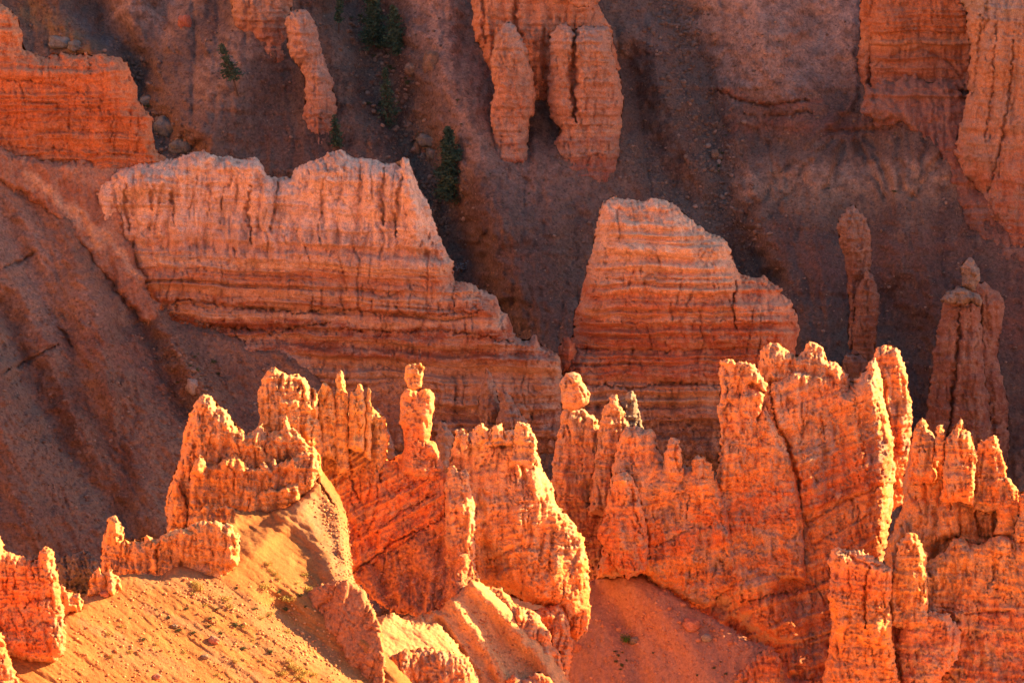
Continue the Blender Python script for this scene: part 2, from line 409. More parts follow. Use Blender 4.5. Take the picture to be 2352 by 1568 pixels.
# ------------------------------------------------------------------ far slope
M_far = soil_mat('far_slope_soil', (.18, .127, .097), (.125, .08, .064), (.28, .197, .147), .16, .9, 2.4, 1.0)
R_BG = (1176, 500, 590)
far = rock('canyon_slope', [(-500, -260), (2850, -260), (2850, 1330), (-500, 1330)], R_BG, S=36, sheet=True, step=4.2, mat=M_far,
    flute=(5, 1.2, 8), strata=(3, .45, 0), knob=(1.4, .35), big=(26, 2.4), rough=(1.0, .28), warp=(0, 26, 0, 9), pnoise=16, pgain=.76,
    feats=[([(180, -100), (240, 40), (300, 140), (340, 260), (430, 350)], 60, -4.5), ([(430, -100), (330, 120), (310, 200)], 60, -3.0),
           ([(90, -60), (160, 60), (240, 150)], 60, 2.5),
           ([(700, -60), (560, 120), (470, 300)], 130, 4.5),
           ([(780, -100), (860, 110), (900, 240), (980, 400), (1040, 560), (1150, 760)], 95, -6.5),
           ([(990, -100), (1010, 120), (1090, 320), (1150, 520)], 90, 4.0),
           ([(1250, 380), (1230, 480), (1200, 640)], 150, 3.5),
           ([(1440, 150), (1500, 360), (1660, 540), (1760, 640)], 70, -4.0), ([(1480, -100), (1570, 60), (1620, 260), (1670, 480), (1740, 640)], 75, -4.5),
           ([(1700, -100), (1760, 80), (1800, 200)], 140, 5.0), ([(1880, 60), (1760, 260), (1680, 430)], 60, -1.6),
           ([(1880, 330), (1850, 480), (1800, 620)], 120, 2.5), ([(2100, 330), (2100, 480), (2080, 640)], 150, 4.0),
           ([(1900, 300), (1800, 400), (1700, 520)], 16, -1.10), ([(1910, 320), (1830, 420), (1760, 520)], 14, -1.10),
           ([(1935, 330), (1915, 400), (1895, 440)], 12, -1.10), ([(1965, 325), (2000, 390), (2030, 450)], 14, -1.10), ([(1990, 320), (2020, 370), (2050, 440)], 12, -.90),
           ([(2060, 310), (2064, 370), (2070, 430)], 14, -1.10), ([(2125, 320), (2115, 380), (2105, 430)], 10, -.80), ([(2200, 310), (2150, 380), (2100, 450)], 14, -1.10),
           ([(1760, 330), (1770, 370), (1780, 410)], 8, -.70), ([(1960, 230), (1900, 290), (1840, 360)], 16, .9),
           ([(1010, 560), (1040, 700), (1100, 800)], 60, -2), ([(2050, 700), (2090, 850), (2100, 1000)], 120, -4.0), ([(1900, 600), (1880, 750), (1860, 900)], 80, 2)],
    cracks=[([(1645, 205), (1700, 232), (1760, 243), (1820, 236), (1870, 228)], 5, 1.6), ([(1700, 262), (1780, 268), (1850, 258), (1868, 266)], 4, 1.2),
            ([(1960, 255), (2050, 262), (2150, 255)], 5, 1.0), ([(1900, 300), (2000, 300), (2080, 290)], 6, 1.0)],
    patches=[([(1900, 650), (2100, 720), (2340, 780)], 150, (.16, .10, .088), .9), ([(1850, 900), (2100, 900), (2340, 960)], 150, (.12, .078, .068), .9), ([(1180, 600), (1240, 720)], 110, (.20, .14, .12), .8),  # lower right: purple-brown soil, darkened further to stand for the valley's shade
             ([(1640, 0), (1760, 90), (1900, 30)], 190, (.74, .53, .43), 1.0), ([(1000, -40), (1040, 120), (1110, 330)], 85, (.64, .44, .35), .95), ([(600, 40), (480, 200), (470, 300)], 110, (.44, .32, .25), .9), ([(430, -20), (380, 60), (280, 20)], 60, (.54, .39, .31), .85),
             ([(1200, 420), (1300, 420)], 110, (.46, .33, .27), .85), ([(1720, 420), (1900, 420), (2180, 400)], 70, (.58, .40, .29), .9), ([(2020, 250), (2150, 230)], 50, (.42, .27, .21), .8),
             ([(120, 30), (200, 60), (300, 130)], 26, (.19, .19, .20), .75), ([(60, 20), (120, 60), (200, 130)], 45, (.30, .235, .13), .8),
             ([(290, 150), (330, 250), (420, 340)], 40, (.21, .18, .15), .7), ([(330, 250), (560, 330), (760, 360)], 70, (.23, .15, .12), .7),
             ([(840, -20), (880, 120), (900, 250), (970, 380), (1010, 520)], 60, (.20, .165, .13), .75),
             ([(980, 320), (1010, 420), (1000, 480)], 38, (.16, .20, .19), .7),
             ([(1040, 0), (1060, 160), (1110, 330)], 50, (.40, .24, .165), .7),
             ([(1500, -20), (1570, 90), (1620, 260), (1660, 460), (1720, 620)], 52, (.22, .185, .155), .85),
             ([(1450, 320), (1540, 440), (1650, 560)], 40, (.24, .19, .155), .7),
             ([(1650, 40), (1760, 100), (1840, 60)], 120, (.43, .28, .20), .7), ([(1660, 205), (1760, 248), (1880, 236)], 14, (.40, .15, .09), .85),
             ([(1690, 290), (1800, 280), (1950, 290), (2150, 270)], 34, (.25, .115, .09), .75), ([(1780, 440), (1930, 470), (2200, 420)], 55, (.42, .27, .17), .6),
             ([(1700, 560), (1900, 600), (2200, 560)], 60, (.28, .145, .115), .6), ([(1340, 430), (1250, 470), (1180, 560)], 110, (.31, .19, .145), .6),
             ([(2280, 480), (2340, 640), (2352, 760)], 60, (.38, .155, .10), .6), ([(1060, 560), (1120, 680), (1180, 790)], 70, (.14, .115, .10), .85), ([(1760, 640), (1850, 760), (1900, 860)], 90, (.15, .12, .105), .8), ([(2050, 760), (2080, 880), (2100, 980)], 80, (.15, .10, .085), .7)])  # dark patches put gully and lower-slope shade into the soil colour
tag(far.o, kind='structure')

# ------------------------------------------------------------------ rock bodies on the far slope
def body(name, loc_layers, label, cat, group=None):
    pass

B_ = dict(bury=70, flute=(1.5, .55, 6), strata=(1.1, .4, 0), knob=(.9, .3), big=(7, .8))
def thing(name, px, py, Y, label, cat, group=None):
    p = at(px, py, Y); e = empty(name, (p[0], p[1], p[2] + CZ)); tag(e, label, cat, group); return e

def farY(px, py, off=0): return far.at(px, py).y - off

# upper left buttress
y1 = farY(620, 130); r1 = (620, 130, y1 + 4)
m = rock_mat('buttress_rock', strat(r1, 80, [(130, (.45, .22, .14)), (95, (.52, .27, .17)), (60, (.40, .2, .13)), (20, (.5, .3, .2)), (-60, (.5, .3, .2))]), pat=.3)
t = thing('rock_buttress', 620, 130, y1, 'square pinkish rock buttress hanging over the shadowed fan at the upper left', 'rock buttress')
rock('wall', [(522, -60), (530, 10), (540, 60), (560, 90), (590, 108), (630, 122), (655, 130), (668, 60), (672, 10), (690, -60)], r1, S=80, T=8, mat=m, parent=t, **B_)
y1 = farY(740, 330); r1 = (735, 330, y1 + 2.8)
m = rock_mat('leaning_pillar_rock', strat(r1, 78, [(330, (.42, .20, .14)), (280, (.50, .25, .16)), (200, (.55, .33, .23)), (60, (.56, .34, .24)), (20, (.5, .34, .25))]), pat=.35)
tag(rock('rock_pillar', [(655, 40), (672, 26), (700, 20), (722, 45), (733, 95), (745, 130), (762, 185), (773, 230), (774, 285), (755, 326), (712, 332), (698, 310), (694, 262), (702, 205), (692, 155), (664, 128)],
     r1, S=78, T=7, mat=m, cracks=[([(695, 268), (730, 275), (772, 272)], 2.5, .6), ([(735, 270), (738, 320)], 2, .5)], **B_).o,
     'tall leaning pinkish rock pillar standing right of the square buttress', 'rock pillar', 'pillars on the far slope')

# centre cliffs with the two free-standing pillars
y1 = farY(1250, 210); r1 = (1250, 215, y1 + 3)
m = rock_mat('orange_cliff_rock', strat(r1, 82, [(215, (.52, .22, .12)), (120, (.60, .27, .14)), (20, (.60, .3, .17)), (-60, (.6, .32, .2))]), pat=.25)
t = thing('rock_bluff', 1250, 215, y1, 'fluted orange cliff at the top centre behind the two pale pillars', 'rock face')
rock('wall', [(1082, -60), (1085, 50), (1092, 95), (1108, 115), (1118, 165), (1140, 172), (1180, 260), (1250, 300), (1330, 280), (1425, 160), (1402, 62), (1376, 20), (1382, -60)], r1, S=82, T=9,
     mat=m, parent=t, flute=(2.2, 1.2, 9), strata=(1.2, .3, 0), knob=(.9, .3), big=(7, .8), cracks=[([(1110, -40), (1112, 100)], 5, 1.4), ([(1178, -20), (1185, 60), (1205, 120)], 8, 2.0), ([(1250, 60), (1248, 180)], 8, 1.6)])
rock('knob', [(1300, -50), (1302, 0), (1325, 18), (1352, 16), (1360, -5), (1362, -50)], (1330, 20, y1 - 5), S=84, T=3.5, mat=m, parent=t)
y1 = farY(1180, 362); r1 = (1180, 362, y1 + 2.8)
STP = [(375, (.36, .15, .11)), (350, (.40, .18, .12)), (335, (.58, .34, .23)), (310, (.44, .22, .15)), (300, (.60, .34, .22)), (240, (.60, .30, .18)), (120, (.60, .33, .20)), (50, (.52, .34, .25))]
m = rock_mat('pale_pillar_rock', strat(r1, 80, STP), pat=.35)
tag(rock('rock_pillar', [(1165, 46), (1182, 62), (1196, 82), (1210, 112), (1222, 160), (1232, 222), (1226, 260), (1212, 300), (1218, 338), (1205, 358), (1168, 364), (1142, 342), (1130, 310), (1128, 242), (1134, 205), (1127, 162), (1135, 90), (1150, 62)],
     r1, S=80, T=7, R=2.6, mat=m, cracks=[([(1130, 300), (1170, 305), (1214, 300)], 3, .5)], **B_).o,
     'narrow pointed pale pillar, left one of the two pillars at top centre', 'rock pillar', 'pillars on the far slope')
y1 = farY(1350, 378); r1 = (1350, 378, y1 + 3.7)
m = rock_mat('twin_pillar_rock', strat(r1, 80, STP), pat=.3)
tag(rock('rock_pillar', [(1262, 85), (1278, 58), (1300, 52), (1318, 70), (1340, 58), (1398, 62), (1406, 120), (1425, 180), (1432, 240), (1426, 300), (1418, 370), (1380, 380), (1310, 371), (1280, 345), (1272, 322), (1290, 300), (1266, 270), (1256, 220), (1260, 170), (1264, 130)],
     r1, S=80, T=9, R=3.2, mat=m, cracks=[([(1322, 60), (1318, 140), (1316, 210), (1322, 285)], 10, 3.2), ([(1290, 290), (1350, 292), (1420, 284)], 4, .7), ([(1345, 180), (1342, 260)], 4, .6), ([(1300, 345), (1360, 358), (1418, 340)], 3, .6)],
     flute=(1.7, .6, 7), strata=(1.1, .5, 0), knob=(.9, .3), big=(6, .8), bury=70).o,
     'wide pale orange pillar split by a dark cleft, right of the pointed pillar', 'rock pillar', 'pillars on the far slope')

# upper right cliffs
y1 = farY(2100, 200); r1 = (2100, 215, farY(2100, 215) + 2.0)
m = rock_mat('alcove_rock', strat(r1, 80, [(260, (.26, .12, .09)), (200, (.33, .145, .09)), (150, (.42, .19, .11)), (120, (.40, .17, .09)), (95, (.54, .27, .14)), (60, (.50, .20, .09)), (-60, (.52, .22, .11))]), pat=.3, band=.4, patina=(.34, .2, .14))
t = thing('rock_bluff', 2100, 205, y1, 'glowing orange alcove cliff with arched bands at the upper right', 'rock face')
rock('wall', [(1988, -60), (1996, 100), (2004, 232), (2030, 222), (2070, 206), (2120, 200), (2170, 220), (2205, 260), (2232, 310), (2260, 300), (2260, -60)], r1, S=72, yaw=0, T=6, bury=60, mat=m, parent=t,
     flute=(3, .6, 8), strata=(1.2, 1.1, 0), knob=(.8, .2), big=(8, 1.0), cracks=[([(2010, 150), (2070, 118), (2120, 112), (2180, 140), (2230, 210)], 4, .6), ([(2010, 80), (2110, 70), (2220, 80)], 4, .5), ([(2140, -50), (2142, 60)], 4, .6)])
rock('rib', [(1974, -60), (1976, 60), (1970, 150), (1978, 180), (1988, 200), (1996, 216), (2006, 210), (2003, 150), (2010, 90), (2018, 30), (2020, -60)], (1990, 200, farY(1990, 200) + 2), S=84, T=5, mat=m, parent=t, **B_)
y1 = farY(2260, 430); r1 = (2260, 430, y1 + 1.2)
m = rock_mat('right_cliff_rock', strat(r1, 78, [(620, (.40, .15, .09)), (480, (.44, .18, .10)), (400, (.48, .21, .13)), (300, (.50, .26, .16)), (150, (.54, .28, .15)), (40, (.56, .30, .16)), (0, (.42, .33, .26))]), pat=.4, patina=(.36, .26, .2))
tag(rock('rock_bluff', [(2185, -60), (2215, 20), (2228, 100), (2222, 220), (2204, 290), (2192, 350), (2212, 405), (2245, 440), (2240, 500), (2290, 560), (2330, 640), (2480, 700), (2620, 700), (2620, -60)], r1, S=78, yaw=-14, T=12, R=4, mat=m,
     flute=(2.0, .9, 10), strata=(1.4, .45, 0), knob=(1, .3), big=(8, 1.3), cracks=[([(2255, 30), (2245, 150), (2235, 230)], 4, 1.2), ([(2290, 40), (2280, 200), (2260, 330)], 3, 1.0), ([(2330, 60), (2320, 200), (2300, 330), (2270, 440)], 4, 1.3), ([(2270, 0), (2262, 90)], 4, .9)]).o,
     'tall fluted cliff with grey cap filling the upper right edge', 'rock face')

m = rock_mat('cliff_foot_rock', strat((2200, 380, farY(2200, 380)), 46, [(720, (.20, .11, .085)), (560, (.27, .13, .09)), (430, (.30, .13, .085)), (330, (.27, .12, .085)), (260, (.33, .16, .11)), (160, (.38, .19, .12))]), pat=.3, patina=(.24, .16, .125), band=.4, bandc=(.42, .25, .17))
foot = rock('cliff_foot_slope', [(1978, 196), (2010, 205), (2070, 180), (2130, 172), (2190, 196), (2230, 250), (2236, 330), (2250, 420), (2300, 500), (2370, 560), (2620, 640), (2620, 800), (2400, 740), (2290, 640), (2220, 520), (2170, 420), (2120, 330), (2050, 290), (1986, 262)],
     (2200, 360, farY(2200, 360) - 1.2), S=44, sheet=True, edge=(34, 2.6), mat=m, step=3, flute=(3, .8, 5), strata=(1.6, .8, 0), knob=(1, .3), big=(8, 1.2), rough=(.9, .2), crev=(2, .5, 4), warp=(26, 70, 8, 14))
tag(foot.o, kind='structure')
# shadowed pillars at the right
y1 = farY(1975, 860) - 6; r1 = (1980, 860, y1)
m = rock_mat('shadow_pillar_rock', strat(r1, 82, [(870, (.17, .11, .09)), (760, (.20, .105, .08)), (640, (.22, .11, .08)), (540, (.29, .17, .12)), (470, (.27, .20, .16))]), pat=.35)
t = thing('rock_pillar', 1980, 860, y1, 'slim crooked dark red pillar with a knobby grey head in the right shadow', 'rock pillar', 'shadowed pillars at the right')
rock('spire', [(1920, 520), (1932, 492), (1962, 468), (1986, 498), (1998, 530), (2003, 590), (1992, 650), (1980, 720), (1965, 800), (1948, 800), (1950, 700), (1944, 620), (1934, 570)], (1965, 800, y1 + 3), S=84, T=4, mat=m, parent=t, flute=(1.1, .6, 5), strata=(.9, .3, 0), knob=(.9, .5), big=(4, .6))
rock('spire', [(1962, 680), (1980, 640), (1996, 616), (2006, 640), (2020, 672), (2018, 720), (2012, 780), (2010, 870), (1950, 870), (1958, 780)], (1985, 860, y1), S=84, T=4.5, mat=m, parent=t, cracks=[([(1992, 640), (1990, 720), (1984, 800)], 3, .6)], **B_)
rock('footing', [(1934, 830), (1945, 812), (1975, 815), (2005, 840), (2010, 890), (1930, 890)], (1970, 880, y1 - 2), S=80, T=4, mat=m, parent=t)
y1 = farY(2210, 1000) - 8; r1 = (2210, 1000, y1)
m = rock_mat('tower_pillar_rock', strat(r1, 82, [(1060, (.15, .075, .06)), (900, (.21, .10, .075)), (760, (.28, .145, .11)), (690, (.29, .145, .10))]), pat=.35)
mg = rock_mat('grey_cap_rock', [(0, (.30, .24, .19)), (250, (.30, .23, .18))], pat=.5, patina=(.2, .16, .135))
t = thing('rock_pillar', 2210, 1000, y1, 'broad tapering dark red pillar with grey rubble caps at the right edge', 'rock pillar', 'shadowed pillars at the right')
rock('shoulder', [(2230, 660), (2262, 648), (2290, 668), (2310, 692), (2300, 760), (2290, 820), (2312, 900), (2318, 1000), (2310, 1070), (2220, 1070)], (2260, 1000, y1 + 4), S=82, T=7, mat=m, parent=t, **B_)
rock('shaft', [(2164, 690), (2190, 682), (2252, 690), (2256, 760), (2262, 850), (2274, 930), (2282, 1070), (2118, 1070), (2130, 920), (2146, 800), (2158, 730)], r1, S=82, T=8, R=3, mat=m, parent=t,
     cracks=[([(2205, 700), (2200, 800), (2188, 900), (2176, 1010)], 5, 1.8), ([(2255, 760), (2262, 900)], 4, .8)], flute=(1.3, .6, 8), strata=(1.4, .35, 0), knob=(.8, .25), big=(5, .7))
KN = dict(flute=(1, .1, 2), strata=(.8, .1, 0), knob=(.8, .9), big=(3, .4))
rock('cap', [(2160, 690), (2172, 672), (2200, 658), (2222, 662), (2245, 672), (2256, 690), (2250, 704), (2230, 696), (2200, 700), (2172, 698)], (2210, 700, y1 - 2), S=70, T=5, mat=mg, parent=t, **KN)
rock('cap', [(2204, 660), (2212, 635), (2206, 612), (2226, 587), (2242, 604), (2252, 622), (2248, 650), (2240, 668)], (2225, 668, y1 - 1), S=80, T=4, mat=mg, parent=t, **KN)
# ------------------------------------------------------------------ middle ridge
RM = (700, 790, 505)
m = rock_mat('red_wall_rock', strat((150, 380, 515), 76, [(470, (.52, .22, .11)), (400, (.50, .18, .085)), (330, (.54, .20, .085)), (290, (.50, .20, .10)), (240, (.50, .17, .075)), (180, (.56, .20, .085)), (130, (.54, .22, .11)), (20, (.58, .26, .13))]), pat=.25, patina=(.40, .2, .12), band=.2)
t = thing('rock_curtain', 150, 400, 508, 'deep red banded rock wall with jagged top at the left edge', 'rock face', 'walls of the middle ridge')
rock('wall', [(-260, -80), (-80, -30), (8, 12), (28, 30), (42, 42), (50, 75), (54, 112), (75, 124), (110, 132), (122, 120), (135, 130), (140, 120), (165, 124), (190, 127), (198, 118), (206, 130), (240, 124), (282, 135), (298, 160), (310, 185), (314, 212), (318, 235), (335, 252), (352, 272), (350, 300), (352, 330), (362, 350), (385, 362), (430, 385), (400, 480), (200, 560), (-260, 500)],
     (150, 380, 515), S=76, T=9, R=3, mat=m, parent=t, flute=(1.6, .5, 4), strata=(1.4, 1.1, 0), knob=(.9, .2), big=(8, 1.2), block=(2.4, 1.2, .3),
     cracks=[([(0, 182), (60, 186), (150, 200), (230, 228)], 2.5, .7), ([(60, 232), (130, 240), (230, 250)], 2.5, .6), ([(0, 285), (100, 300), (200, 300), (330, 310)], 2.5, .5), ([(40, 340), (160, 348), (300, 355), (350, 362)], 3, .7),
             ([(262, 260), (252, 340)], 3, .7), ([(320, 255), (312, 350)], 3, .7), ([(200, 128), (208, 170)], 3, .7), ([(160, 250), (156, 330)], 2.5, .5), ([(95, 140), (98, 190)], 3, .5)])
m = rock_mat('pale_wall_rock', strat(RM, 74, [(1000, (.17, .085, .065)), (900, (.25, .125, .09)), (840, (.40, .22, .14)), (790, (.44, .26, .17)), (762, (.27, .095, .056)), (745, (.48, .28, .19)), (725, (.29, .10, .062)), (704, (.29, .10, .062)), (692, (.54, .33, .22)), (665, (.37, .14, .08)), (640, (.54, .31, .20)), (600, (.46, .20, .115)), (575, (.66, .42, .28)), (540, (.60, .34, .235)), (480, (.78, .53, .39)), (400, (.80, .54, .39)), (340, (.74, .52, .38))]),  # foot: purple-brown beds, with the shade down there put into the colour
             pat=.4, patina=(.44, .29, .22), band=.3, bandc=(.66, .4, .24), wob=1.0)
t = thing('rock_curtain', 760, 790, 505, 'long pale pink fluted wall with red banded foot across the left centre', 'rock face', 'walls of the middle ridge')
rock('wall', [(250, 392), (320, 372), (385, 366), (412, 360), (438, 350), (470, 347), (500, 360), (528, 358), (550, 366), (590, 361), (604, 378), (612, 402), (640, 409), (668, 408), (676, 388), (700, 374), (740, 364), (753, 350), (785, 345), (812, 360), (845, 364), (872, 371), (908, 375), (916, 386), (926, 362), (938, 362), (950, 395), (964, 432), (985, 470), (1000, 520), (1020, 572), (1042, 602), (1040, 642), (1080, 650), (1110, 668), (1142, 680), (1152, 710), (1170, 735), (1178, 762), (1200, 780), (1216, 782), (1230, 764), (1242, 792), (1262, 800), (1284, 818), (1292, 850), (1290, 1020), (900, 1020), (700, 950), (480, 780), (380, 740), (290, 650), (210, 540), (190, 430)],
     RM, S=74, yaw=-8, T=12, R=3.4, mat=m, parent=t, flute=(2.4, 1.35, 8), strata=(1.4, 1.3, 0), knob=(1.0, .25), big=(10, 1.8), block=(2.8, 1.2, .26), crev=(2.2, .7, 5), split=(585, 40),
     cracks=[([(372, 706), (420, 688), (450, 692), (520, 702), (600, 712), (690, 720), (760, 705)], 4.5, 1.5), ([(480, 748), (560, 752), (640, 764), (700, 748), (760, 740)], 4, 1.3), ([(760, 707), (840, 712), (940, 726), (1050, 720), (1110, 716)], 3.5, 1.0),
             ([(780, 752), (900, 762), (1000, 758), (1100, 770), (1190, 790)], 3.5, 1.0), ([(960, 650), (900, 680), (860, 690)], 3, .7),
             ([(575, 420), (570, 480), (577, 560)], 5, 1.6), ([(640, 412), (632, 470), (620, 540)], 6, 1.3), ([(752, 370), (742, 430), (738, 500)], 4, .8), ([(884, 385), (878, 440), (880, 520)], 6, 1.6), ([(930, 388), (915, 440), (908, 540)], 6, 1.5), ([(830, 380), (822, 470)], 4, .8),
             ([(290, 420), (286, 470), (300, 530)], 6, 1.4), ([(345, 430), (350, 490)], 5, 1.2), ([(395, 440), (400, 520)], 5, 1.0), ([(480, 420), (478, 500)], 4, .8), ([(1040, 640), (1046, 690), (1040, 740)], 3, .9), ([(830, 640), (835, 700)], 3, .7), ([(910, 690), (912, 730)], 3, .7)],
     feats=[([(930, 365), (950, 460), (960, 560)], 34, 1.6), ([(600, 380), (610, 480), (615, 560)], 26, 1.5), ([(470, 350), (420, 400), (350, 420), (300, 420)], 40, 1.6)])
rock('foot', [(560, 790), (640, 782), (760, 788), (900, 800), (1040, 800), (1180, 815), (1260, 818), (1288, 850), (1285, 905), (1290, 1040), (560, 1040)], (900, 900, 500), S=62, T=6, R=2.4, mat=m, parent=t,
     flute=(3, .4, 3), strata=(1.6, .45, 0), knob=(1.6, .4), big=(8, .9), cracks=[([(840, 866), (870, 855), (960, 880)], 4, 1.2), ([(930, 870), (980, 850), (1060, 862), (1110, 850)], 4, 1.0), ([(1110, 840), (1150, 880), (1180, 940)], 6, 1.4), ([(1000, 880), (1120, 900), (1290, 880)], 3, .7)],
     feats=[([(1130, 860), (1150, 930), (1170, 1000)], 40, -2.0)])
RL = (1550, 900, 508)
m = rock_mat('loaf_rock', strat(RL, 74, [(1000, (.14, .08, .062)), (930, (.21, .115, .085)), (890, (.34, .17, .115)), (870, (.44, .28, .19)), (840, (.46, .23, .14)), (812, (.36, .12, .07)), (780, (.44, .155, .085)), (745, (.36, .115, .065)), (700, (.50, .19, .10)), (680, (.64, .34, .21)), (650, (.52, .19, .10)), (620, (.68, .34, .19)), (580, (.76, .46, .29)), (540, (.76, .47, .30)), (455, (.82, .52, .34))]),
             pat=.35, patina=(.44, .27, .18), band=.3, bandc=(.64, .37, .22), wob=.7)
t = thing('rock_butte', 1550, 900, 508, 'large sloping butte banded pale orange over dark red right of centre', 'butte')
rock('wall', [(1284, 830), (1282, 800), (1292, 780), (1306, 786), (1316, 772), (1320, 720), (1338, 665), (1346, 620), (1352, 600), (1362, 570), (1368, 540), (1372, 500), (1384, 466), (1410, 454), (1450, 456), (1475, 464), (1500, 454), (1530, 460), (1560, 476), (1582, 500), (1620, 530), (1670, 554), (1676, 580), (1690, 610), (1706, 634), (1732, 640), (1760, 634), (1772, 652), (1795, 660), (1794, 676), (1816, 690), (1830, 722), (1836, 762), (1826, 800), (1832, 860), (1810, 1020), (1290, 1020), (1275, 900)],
     RL, S=72, T=15, R=5, mat=m, parent=t, flute=(2.4, .5, 4), strata=(1.4, 1.4, 0), knob=(1.0, .25), big=(9, 1.8), block=(2.4, 1.1, .32), crev=(2.2, .7, 4),
     cracks=[([(1694, 640), (1684, 680), (1682, 710), (1690, 760)], 4, 1.6), ([(1540, 700), (1545, 740)], 3, .6), ([(1350, 630), (1450, 645), (1600, 640), (1690, 655)], 3, .6), ([(1330, 735), (1500, 742), (1680, 735), (1825, 745)], 3, .7), ([(1320, 800), (1500, 805), (1700, 800), (1820, 805)], 3.5, .8), ([(1310, 880), (1450, 890), (1560, 880), (1700, 890)], 4, 1.2)])
rock('foot', [(1285, 900), (1340, 890), (1460, 900), (1600, 905), (1700, 920), (1700, 1080), (1285, 1080)], (1500, 1000, 503), S=68, T=6, mat=m, parent=t, flute=(1.6, .3, 3), strata=(1.2, .5, 0), knob=(1.3, .9), big=(6, .8))
rock('knob', [(1288, 800), (1292, 778), (1302, 772), (1316, 780), (1324, 800), (1316, 850), (1290, 860)], (1305, 850, 504), S=84, T=4, mat=m, parent=t)

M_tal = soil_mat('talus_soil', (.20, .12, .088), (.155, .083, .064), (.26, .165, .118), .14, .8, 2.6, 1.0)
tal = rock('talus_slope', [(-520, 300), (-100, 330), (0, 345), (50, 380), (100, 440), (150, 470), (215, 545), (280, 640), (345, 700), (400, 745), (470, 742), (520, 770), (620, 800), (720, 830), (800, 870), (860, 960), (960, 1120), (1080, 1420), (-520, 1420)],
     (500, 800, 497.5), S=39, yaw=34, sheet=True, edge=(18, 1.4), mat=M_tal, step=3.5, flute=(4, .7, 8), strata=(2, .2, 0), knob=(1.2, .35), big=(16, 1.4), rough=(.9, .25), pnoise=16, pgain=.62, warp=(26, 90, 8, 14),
     feats=[([(210, 560), (290, 680), (360, 800), (440, 950), (560, 1150)], 42, -2.8), ([(150, 520), (220, 700), (260, 900)], 70, 2.2), ([(0, 480), (80, 640), (150, 760), (180, 860), (240, 1000), (300, 1160)], 50, -1.6),
            ([(0, 700), (80, 900), (200, 1100), (330, 1250)], 60, -3.2), ([(420, 820), (500, 960), (600, 1120)], 80, 2.0), ([(-60, 800), (20, 1000), (80, 1200)], 90, 3),
            ([(275, 860), (285, 980), (290, 1080)], 14, -.8), ([(305, 900), (300, 1000)], 10, -.6), ([(640, 780), (720, 900), (800, 1010)], 40, 1.4)],
     cracks=[([(130, 750), (150, 772), (165, 800)], 5, 1.4), ([(0, 860), (60, 830), (130, 790)], 5, 1.2), ([(0, 620), (50, 600), (80, 580)], 5, 1.2)],
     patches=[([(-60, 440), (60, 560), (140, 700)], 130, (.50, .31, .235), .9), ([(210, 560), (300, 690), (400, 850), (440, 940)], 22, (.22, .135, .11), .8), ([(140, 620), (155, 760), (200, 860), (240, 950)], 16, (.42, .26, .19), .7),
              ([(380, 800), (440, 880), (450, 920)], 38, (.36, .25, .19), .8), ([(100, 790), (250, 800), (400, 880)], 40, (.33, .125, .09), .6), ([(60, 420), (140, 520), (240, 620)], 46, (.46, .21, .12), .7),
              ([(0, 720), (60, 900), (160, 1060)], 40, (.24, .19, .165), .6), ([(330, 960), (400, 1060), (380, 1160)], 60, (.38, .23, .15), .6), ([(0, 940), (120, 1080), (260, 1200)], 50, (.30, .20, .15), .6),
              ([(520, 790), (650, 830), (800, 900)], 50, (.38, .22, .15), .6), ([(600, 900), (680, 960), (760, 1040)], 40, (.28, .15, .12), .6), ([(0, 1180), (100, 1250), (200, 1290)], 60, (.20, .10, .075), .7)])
tag(tal.o, kind='structure')
M_bank = soil_mat('bank_soil', (.33, .15, .095), (.36, .185, .12), (.45, .28, .19), .22, .7, 3.0, .8)
bank = rock('soil_bank', [(-300, 330), (0, 332), (60, 360), (130, 372), (210, 366), (290, 352), (360, 356), (420, 368), (400, 392), (330, 400), (286, 420), (278, 470), (292, 540), (320, 620), (360, 700), (400, 760), (330, 740), (240, 640), (160, 540), (90, 470), (0, 420), (-300, 400)],
     (230, 500, 506), S=52, yaw=22, sheet=True, edge=(16, 1.6), mat=M_bank, step=2.8, flute=(2.2, .6, 6), strata=(1.2, .35, -.5), knob=(1, .25), big=(8, .9), rough=(.8, .18), warp=(14, 50, 6, 12), pnoise=12,
     patches=[([(60, 400), (150, 470), (230, 560)], 14, (.62, .40, .26), .8), ([(150, 380), (260, 420), (270, 520)], 26, (.46, .17, .09), .7), ([(190, 500), (260, 560), (320, 640)], 12, (.60, .38, .25), .7)])
tag(bank.o, kind='structure')
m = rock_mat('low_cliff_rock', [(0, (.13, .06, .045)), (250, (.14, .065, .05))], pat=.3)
tag(rock('rock_bluff', [(-200, 1210), (0, 1190), (60, 1180), (110, 1200), (150, 1240), (170, 1330), (150, 1420), (-200, 1420)], (40, 1320, 476), S=76, T=7, mat=m).o, 'low dark red cliff deep in shadow behind the left foreground wall', 'rock face')

